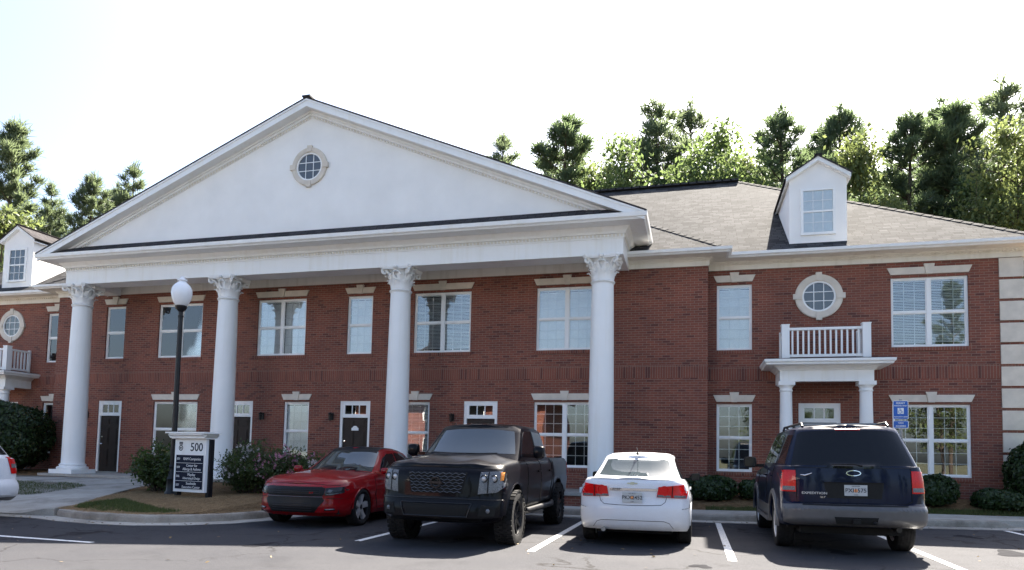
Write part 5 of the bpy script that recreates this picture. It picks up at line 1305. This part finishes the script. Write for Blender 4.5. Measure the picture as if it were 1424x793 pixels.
# reserved parking sign
px_,py_=4.34,16.55; pz_=gt(px_)+.13
t=thing('parking_sign','blue wheelchair permit parking sign with a small plate below on a thin post','sign',(px_,py_,pz_))
b=MB(); b.prism([(-.03,-.01),(-.012,.0),(.012,.0),(.03,-.01),(.03,.005),(.016,.018),(-.016,.018),(-.03,.005)],'z',-.1,2.60); build('post',b,'galv',t)
def rrect(w,h,r,n=5):
    p=[]
    for cx,cz,a0 in((w-r,h-r,0),(-w+r,h-r,90),(-w+r,-h+r,180),(w-r,-h+r,270)):
        for k in range(n+1): a=R_(a0+90*k/n); p.append((cx+r*math.cos(a),cz+r*math.sin(a)))
    return p
def signplate(z,w,h,lines,sym):
    b=MB(); b.prism([(x,zz+z) for x,zz in rrect(w,h,.03)],'y',-.016,-.0125); o=build('sign_plate',b,'white',t)
    b=MB(); b.prism([(x,zz+z) for x,zz in rrect(w-.012,h-.012,.022)],'y',-.0175,-.0161); build('sign_face',b,'signblue',o)
    b=MB()
    for s,dz,sz_ in lines: b.add(text_mb(s,sz_,face_mx((0,-.018,z+dz)),bold=.001))
    build('sign_lettering',b,'white',o)
    if sym:
        b=MB(); b.box(-.06,.06,-.0195,-.0176,z-.085,z+.045); o2=build('symbol_panel',b,'white',o)
        b=MB(); y=-.0205; b.lathe([(.0,-.0),(.011,-.0)],10,(-.012,y,z+.03),'y',cap=False)
        b.tube([(-.01,y,z+.017),(-.004,y,z-.018),(.020,y,z-.020),(.034,y,z-.052),(.044,y,z-.048)],.006,5); b.tube([(-.008,y,z+.002),(.018,y,z+.000)],.005,5)
        b.tube([(-.012+.033*math.cos(a),y,z-.038+.033*math.sin(a)) for a in [R_(110+k*22) for k in range(12)]],.005,5); build('wheelchair_symbol',b,'signblue',o,recalc=False)
signplate(2.365,.152,.205,[('PERMIT',.145,.055),('PARKING ONLY',.090,.036),('TOW-AWAY ZONE',-.150,.030)],True)
signplate(2.05,.152,.085,[('VAN',.03,.05),('ACCESSIBLE',-.035,.038)],False)
# ---- shrubs
def leaf_cloud(n,fn,size,seed,asp=.55,jit=.35):
    rnd=random.Random(seed); mb=MB()
    for _ in range(n):
        p,nv=fn(rnd); p=Vector(p); nv=(Vector(nv)+Vector((rnd.gauss(0,jit),rnd.gauss(0,jit),rnd.gauss(0,jit)))).normalized()
        a=nv.cross(Vector((rnd.gauss(0,1),rnd.gauss(0,1),rnd.gauss(0,1)))); 
        if a.length<1e-3: continue
        a.normalize(); c=nv.cross(a); s=size*rnd.uniform(.6,1.3)
        mb.poly([p-a*s,p+c*s*asp-a*s*.1,p+a*s,p-c*s*asp-a*s*.1])
    return mb
def shrub(name,label,x,y,rx,ry,h,n,seed,group,box=2.0,mat='shrub',core='shrubcore',lsz=.045):
    z=zl(x,y)-.03; t=thing(name,label,'shrub',(x,y,z),0,group)
    ph=[random.Random(seed+9).uniform(0,6) for _ in range(6)]
    def rad(d):   # lumpy clipped outline
        q=(abs(d.x)**box+abs(d.y)**box+abs(d.z)**box)**(-1/box)
        return q*(1+.05*math.sin(5*d.x+ph[0]+3*d.z)+.05*math.sin(6*d.y+ph[1])+.035*math.sin(11*d.z+ph[2]+7*d.x)+.03*math.sin(17*d.x+ph[3])*math.sin(15*d.y+13*d.z))
    def fn(r_):
        d=Vector((r_.gauss(0,1),r_.gauss(0,1),r_.gauss(0,1))).normalized()
        if d.z<-.75: d.z=-d.z
        k=rad(d)*(1-abs(r_.gauss(0,.055)))*(1+ (.05 if r_.random()<.06 else 0))
        return (d.x*rx*k,d.y*ry*k,h*.5+d.z*h*.5*k),d
    build('foliage',leaf_cloud(n,fn,lsz,seed,.6,.5),mat,t,recalc=False)
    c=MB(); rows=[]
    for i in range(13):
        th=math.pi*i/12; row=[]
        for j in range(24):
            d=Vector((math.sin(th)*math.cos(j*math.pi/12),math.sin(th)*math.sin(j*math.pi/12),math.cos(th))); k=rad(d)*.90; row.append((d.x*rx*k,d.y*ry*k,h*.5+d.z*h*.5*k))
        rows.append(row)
    c.grid(rows,True); build('shade_core',c,core,t,smooth=60);  # near-black solid shell; its colour stands for the shade inside the foliage
    s=MB(); s.tube([(0,0,-.1),(0,0,h*.3)],.05,6); build('stem',s,'bark',t)
    return t
G1='clipped evergreen shrubs along the wall'
shrub('evergreen_shrub','large dark rounded evergreen shrub beside the leftmost column',-22.95,18.0,1.5,1.35,2.35,15000,21,G1,2.4,lsz=.055)
shrub('evergreen_shrub','tall clipped dark shrub at the right corner under the quoins',8.15,19.0,.85,.7,1.60,9000,22,G1,2.6)
shrub('evergreen_shrub','low wide dark clipped shrub in front of the right corner',7.0,18.75,.52,.45,.46,4500,23,G1,3.0)
shrub('evergreen_shrub','rounded low shrub just right of the navy vehicle',5.55,18.75,.52,.48,.74,4500,24,G1,2.6)
shrub('evergreen_shrub','low clipped shrub between the white sedan and the navy vehicle',.42,18.55,.62,.45,.62,4500,25,G1,2.8)
shrub('evergreen_shrub','small round shrub hidden partly by the navy vehicle mirror',1.55,18.75,.42,.4,.52,3000,26,G1,2.4)
def loose_bush(name,label,x,y,rx,ry,h,n,seed,flowers,group,mat='rose',lsz=.04):
    z=zl(x,y); t=thing(name,label,'bush',(x,y,z),0,group); rnd=random.Random(seed); st=MB(); tips=[]
    for k in range(64):
        a=rnd.uniform(0,6.28); q=math.sqrt(rnd.random()); e=Vector((math.cos(a)*rx*q,math.sin(a)*ry*q,h*(1-.45*q*q)*rnd.uniform(.7,1.08))); b0=Vector((math.cos(a)*rx*q*.3,math.sin(a)*ry*q*.3,0)); m_=b0.lerp(e,.55)+Vector((0,0,.08*h)); st.tube([b0,m_,e],[.010,.007,.004],4,cap=False)
        for j in range(9): f=rnd.uniform(.25,1.05); tips.append((b0.lerp(m_,f*1.6) if f<.6 else m_.lerp(e,(f-.6)/.45)))
    build('stems',st,'bark',t,recalc=False)
    def fn(r_):
        p=r_.choice(tips); s=.085; q=Vector((p.x+r_.gauss(0,s),p.y+r_.gauss(0,s),max(.03,p.z+r_.gauss(0,s)))); return q,(r_.gauss(0,1),r_.gauss(0,1),abs(r_.gauss(0,1))+.4)
    build('foliage',leaf_cloud(n,fn,lsz,seed,.5,.4),mat,t,recalc=False)
    for nm,col,cnt in flowers:
        fm=MB(); 
        hubs=[r for r in tips if r.z>h*.3]; cl=[rnd.choice(hubs) for _ in range(max(3,cnt//5))]
        for _ in range(cnt):
            p=rnd.choice(cl)+Vector((rnd.gauss(0,.07),rnd.gauss(0,.07)-.03,rnd.gauss(0,.06)+.05)); 
            for k in range(6):
                a=k*1.047+rnd.random(); d=Vector((math.cos(a)*.6,-.7,math.sin(a)*.8)).normalized(); e=d.cross(Vector((.3,.2,1))).normalized(); s=.046
                fm.poly([p,p+d*s*.7+e*s*.6,p+d*s*1.2,p+d*s*.7-e*s*.6])
        build(nm,fm,col,t,recalc=False)
    return t
G2='loose bushes in the island bed around the sign'
loose_bush('shrub_bush','loose green bush left of the lamp post and sign',-12.85,14.35,.85,.7,1.30,6500,31,[('blossoms','whitepet',14)],G2,lsz=.05)
loose_bush('rose_bush','rose bush with pale blossoms right behind the sign',-10.65,14.75,.75,.7,1.15,6500,32,[('blossoms','whitepet',110)],G2)
loose_bush('rose_bush','rose bush thick with pink blossoms between the sign and the red car',-9.85,15.0,.75,.7,1.10,6500,33,[('blossoms','pink',230),('pale_blossoms','whitepet',50)],G2)
loose_bush('rose_bush','rose bush dotted with pale pink and white blossoms next to the red car',-9.15,15.35,.6,.7,1.0,6000,34,[('blossoms','whitepet',120),('pink_blossoms','pink',60)],G2)
loose_bush('rose_bush','rose bush with scattered pale blooms hiding the foot of the second column',-11.3,15.9,.95,.8,1.30,7500,35,[('blossoms','whitepet',90),('pink_blossoms','pink',40)],G2)
# ---- trees
def pine_mesh(seed,H,start,spread,tuft=30,bushy=1.0):
    rnd=random.Random(seed); tr=MB(); cr=MB(); bend=[rnd.uniform(-.3,.3) for _ in range(3)]
    def tp(t): return Vector((bend[0]*math.sin(3*t),bend[1]*math.sin(2.5*t+1)-bend[1]*.84,H*t))
    r0=H*.011
    tr.tube([tp(i/14) for i in range(15)],[r0*(1-i/15)+.015 for i in range(15)],8)
    t=start
    def tuft_at(c,d,sz):
        for _ in range(tuft):
            v=(d*.9+Vector((rnd.gauss(0,.75),rnd.gauss(0,.75),rnd.gauss(0,.65)+.25))).normalized()
            L=sz*rnd.uniform(.65,1.15); s=v.cross(Vector((rnd.gauss(0,1),rnd.gauss(0,1),rnd.gauss(0,1)))).normalized()*.028
            o=c+Vector((rnd.gauss(0,.10),rnd.gauss(0,.10),rnd.gauss(0,.10)))
            cr.poly([o-s,o+s,o+v*L+s*.35,o+v*L-s*.35])
    while t<.985:
        k=rnd.randint(3,5); a0=rnd.uniform(0,6.28); q=(t-start)/(1-start)
        ln=H*spread*((1-q**1.7)**.9*(.45+.55*min(1,q*3))*rnd.uniform(.7,1.15)+.045)
        for j in range(k):
            if rnd.random()<.12*(1-q): continue
            a=a0+j*6.283/k+rnd.uniform(-.35,.35); L=ln*rnd.uniform(.6,1.15); up=lerp(.12,.95,q)+rnd.uniform(-.12,.2)
            b0=tp(t); d=Vector((math.cos(a),math.sin(a),up)).normalized(); mid=b0+d*L*.5+Vector((0,0,-.03*L)); end=b0+d*L+Vector((0,0,.10*L))
            tr.tube([b0,mid,end],[r0*.38*(1-q)+.02,r0*.22*(1-q)+.014,.008],5,cap=False)
            n=max(2,int(L/.50*bushy))
            for m_ in range(n):
                f=lerp(.30,1.0,(m_+.6)/n); p=b0.lerp(mid,f*2) if f<.5 else mid.lerp(end,f*2-1)
                side_=Vector((-d.y,d.x,0))*rnd.uniform(-1,1)*L*.24*(1.15-f)*2; p=p+side_+Vector((0,0,rnd.uniform(-.05,.25)))
                tuft_at(p,d*.6+Vector((0,0,.6)),.46)
            tuft_at(end,d*.5+Vector((0,0,.7)),.5)
        t+=rnd.uniform(.6,1.15)/H
    tuft_at(tp(1.0)+Vector((0,0,.1)),Vector((0,0,1)),.6)
    return tr,cr
def decid_mesh(seed,H,W,n=9000,lsz=.14):
    rnd=random.Random(seed); tr=MB(); cr=MB(); tips=[]
    tr.tube([(0,0,0),(.1,.05,H*.3),(-.05,.1,H*.6),(.05,0,H*.93)],[H*.016,H*.012,H*.007,.02],8)
    for k in range(34):
        q=rnd.uniform(.25,.95); b0=Vector((0,0,H*q)); a=rnd.uniform(0,6.28); L=W*(1.15-q*.75)*rnd.uniform(.6,1.1)*(.6+.4*min(1,(q-.2)*4)); d=Vector((math.cos(a),math.sin(a),rnd.uniform(.25,.9))).normalized(); e=b0+d*L; m_=b0+d*L*.5+Vector((0,0,.06*L))
        tr.tube([b0,m_,e],[.06*(1.1-q)+.02,.03,.010],5,cap=False)
        for j in range(7):
            f=rnd.uniform(.35,1.0); p=b0.lerp(e,f); off=Vector((rnd.gauss(0,1),rnd.gauss(0,1),rnd.gauss(0,.8)))*L*.20; tips.append((p+off,rnd.uniform(.30,.62)))
            tr.tube([p,p+off],[.014,.006],4,cap=False)
    def fn(r_):
        c,s=r_.choice(tips); v=Vector((r_.gauss(0,1),r_.gauss(0,1),r_.gauss(0,.7))); return c+v*s,(r_.gauss(0,.6),r_.gauss(0,.6),1)
    cr=leaf_cloud(n,fn,lsz,seed+1,.6,.5)
    return tr,cr
def tree_from(name,meshes,mat,label,x,y,z,sc,rz,group,sz=None):
    t=thing(name,label,'tree',(x,y,z),rz,group); t.scale=(sc,sc,sz or sc)
    for nm,me,mm in(('trunk',meshes[0],'bark'),('crown',meshes[1],mat)):
        o=bpy.data.objects.new(nm,me[mm] if isinstance(me,dict) else me); COL.objects.link(o); o.parent=t
    return t
def mesh_only(mb,mats):
    out={}
    for k in mats:
        me=bpy.data.meshes.new('tree_'+k); me.from_pydata(mb.v,[],mb.f); me.materials.append(M[k]); out[k]=me
    return out
PINES=[]
for sd_,H,st,sp,tf,bu in((41,22,.28,.16,36,1.5),(42,22,.26,.18,36,1.4),(43,22,.16,.17,40,2.2),(44,22,.42,.13,28,1.0)):
    a,b=pine_mesh(sd_,H,st,sp,tf,bu); PINES.append((mesh_only(a,['bark']),mesh_only(b,['pine','dpine'])))
DECS=[]
for sd_,H,W_,n in((51,15,4.6,11000),(52,15,3.8,9000)):
    a,b=decid_mesh(sd_,H,W_,n); DECS.append((mesh_only(a,['bark']),mesh_only(b,['decid','decid2'])))
def ray_at(px,py,Yd):
    # place a tree so that its top is at this bearing; used only to lay the wood out
    d=_f+_r*((px-703.3)/949.3)-_u*((py-571.1)/949.3); k=Yd/d.y; return d.x*k,1.42+d.z*k
GP='pine trees behind the building'; GD='spring green trees behind the building'
def put_pine(px,py,Yd,k,mat,label,rz,wide=1.0,grp=GP):
    x,zt=ray_at(px,py,Yd); z0=.8; s=(zt-z0)/22; tree_from('pine_tree',PINES[k],mat,label,x,Yd,z0,s*wide*1.75,rz,grp,s)
def put_dec(px,py,Yd,k,mat,label,rz,wide=1.0):
    x,zt=ray_at(px,py,Yd); z0=.8; s=(zt-z0)/15; tree_from('broadleaf_tree',DECS[k],mat,label,x,Yd,z0,s*wide,rz,GD,s)
PL=[(28,178,48,2,'pine','tall dense pine at the far left of the roofline',.3,.72),(-25,215,52,1,'pine','pine cut by the left edge of the picture',1.9,.5),(72,262,56,0,'pine','shorter thin pine beside the tall leftmost pine',4.0,.62),
 (128,248,54,2,'pine','full pine rising over the left end of the pediment slope',2.2,.6),(188,234,60,0,'pine','slender pine just left of the pediment slope',.9,.7),(160,262,60,1,'pine','low pine between two taller ones left of the pediment',5.0,.55),
 (704,193,58,0,'pine','pine top showing just above the right pediment slope',1.2,.8),(790,172,52,2,'dpine','dark full pine right of the pediment slope',.5,.95),
 (918,150,54,0,'pine','tall open pine above the left part of the right roof',2.0,.9),(960,148,60,3,'pine','thin sparse pine above the middle of the roof ridge',3.0,.8),
 (1088,152,50,1,'dpine','dark pine left of the right dormer with round needle clumps',.2,.80),(1135,185,56,0,'dpine','dark pine behind the right dormer peak',4.4,.8),(1172,158,54,1,'dpine','dark pine just right of the dormer peak with open clumps',2.6,.75),
 (1262,165,48,2,'dpine','dark dense pine on the left of the thick right group',1.1,.75),(1305,152,52,1,'dpine','open topped pine in the middle of the thick right group',3.3,.75),(1335,150,48,2,'dpine','dark dense pine on the right of the thick right group',5.1,.85),
 (1392,118,56,3,'pine','tallest sparse pine near the right edge of the picture',.7,.95),(1432,165,60,0,'pine','pine beyond the right edge behind the yellow green tree',2.9,.9)]
for px,py,Yd,k,mt_,lb,rz,wd in PL: put_pine(px,py,Yd,k,mt_,lb,rz,wd)
DL=[(5,300,42,1,'decid2','bright green tree beside the left dormer',.4,.9),(868,205,46,0,'decid','light green tree where the ridge meets the pediment slope',1.0,.62),(990,186,47,0,'decid','large light green tree above the middle of the roof ridge',2.4,.72),(1035,222,52,1,'decid2','pale thin green tree at the right end of the ridge',3.2,.6),
 (1195,205,46,1,'decid2','yellow green tree right of the dormer',4.1,.62),(1232,285,43,1,'decid2','small yellow green tree low over the right roof slope',.2,.6),(1412,175,43,0,'decid2','yellow green tree at the right edge over the hip',5.5,.62),(835,235,50,1,'decid2','small yellow green tree beside the dark pine',2.1,.5),(925,240,52,0,'decid','green tree behind the tall open pine',3.9,.6),(1130,262,48,1,'decid','green tree low behind the right dormer',3.9,.8),(1345,262,46,0,'decid','green tree low in front of the thick pine group',1.4,.6)]
for px,py,Yd,k,mt_,lb,rz,wd in DL: put_dec(px,py,Yd,k,mt_,lb,rz,wd)
# far wood behind: one mass
rnd=random.Random(77); wm=MB(); WSRC=[]
for k,(sd_,st_,sp_,tf_) in enumerate(((61,.12,.26,22),(62,.10,.30,20))): WSRC.append((pine_mesh(sd_,18,st_,sp_,tf_,1.3)[1],18))
WSRC.append((decid_mesh(63,15,4.8,5200,.20)[1],15)); WSRC.append((decid_mesh(64,15,4.2,5200,.20)[1],15))
for k in range(34):
    px=-60+k*46+rnd.uniform(-18,18); Yd=rnd.uniform(60,70)
    if 210<px<640 or px<0: continue
    src,h0=WSRC[rnd.choice((0,1,0,1,2,3))]; x,zt=ray_at(px,rnd.uniform(222,275) if px>300 else rnd.uniform(285,310),Yd); s=zt/h0; mt4=Matrix.Translation((x,Yd,.8))@Matrix.Rotation(rnd.uniform(0,6),4,'Z')@Matrix.Diagonal((s*1.1,s*1.1,s,1)); wm.add(src,mt4)
build('wood',wm,'pine',recalc=False,kind='stuff',label='mixed green woodland closing the view behind the nearer trees',cat='woodland')
# across the lot, behind the camera: seen only as reflections in glass and paint
GB='trees across the lot mirrored in the windows'
for i,(x,y,s,k,mt_) in enumerate(((-34,-26,.75,0,'decid'),(-8,-30,.8,1,'decid2'),(-1,-27,.62,0,'decid'),(6,-24,.72,0,'decid2'),(13,-23,.66,1,'decid'),(20,-25,.78,0,'decid2'),(28,-22,.7,1,'decid'),(37,-26,.8,0,'decid'))):
    tree_from('broadleaf_tree',DECS[k],mt_,'sunlit tree across the lot seen only mirrored in the window panes',x,y,-.4,s,i*1.3,GB)
for i,(x,y,s,k) in enumerate(((-3,-38,.9,0),(10,-36,.85,2),(24,-35,.9,1))):
    tree_from('pine_tree',PINES[k],'pine','pine across the lot seen only mirrored in the window panes',x,y,-.4,s,i*2.3,GB)
ob=thing('office_building','sunlit brick office across the lot seen only mirrored in the left windows','building',(-24,-30,0))
b=MB(); wall_cells(b,-11,11,-.3,6.6,8,[]) ; b.poly([(-11,8,-.3),(-11,-4,-.3),(-11,-4,6.6),(-11,8,6.6)]); b.poly([(11,8,-.3),(11,8,6.6),(11,-4,6.6),(11,-4,-.3)]); build('wall',b,'brick',ob,uv=True,recalc=False)
b=MB(); b.prism([(-11.6,6.6),(11.6,6.6),(0,11.2)],'y',8.5,8.7); b.box(-11.6,11.6,8.0,8.8,6.2,6.6); build('pediment',b,'white',ob)
b=MB(); 
for s in(1,-1): b.prism([(0,11.21),(s*11.8,6.53),(s*11.8,6.73),(0,11.41)],'y',-4.3,8.9)
build('roof',b,'dshingle',ob,uv=True)
for k in range(5):
    for z in(1.1,4.4):
        b=MB(); x=-8.8+k*4.4; b.box(x-.9,x+.9,8.01,8.06,z,z+1.9); w_=build('window',b,'white',ob); b=MB(); b.box(x-.82,x+.82,8.061,8.07,z+.08,z+1.82); build('pane',b,'cglass',w_)
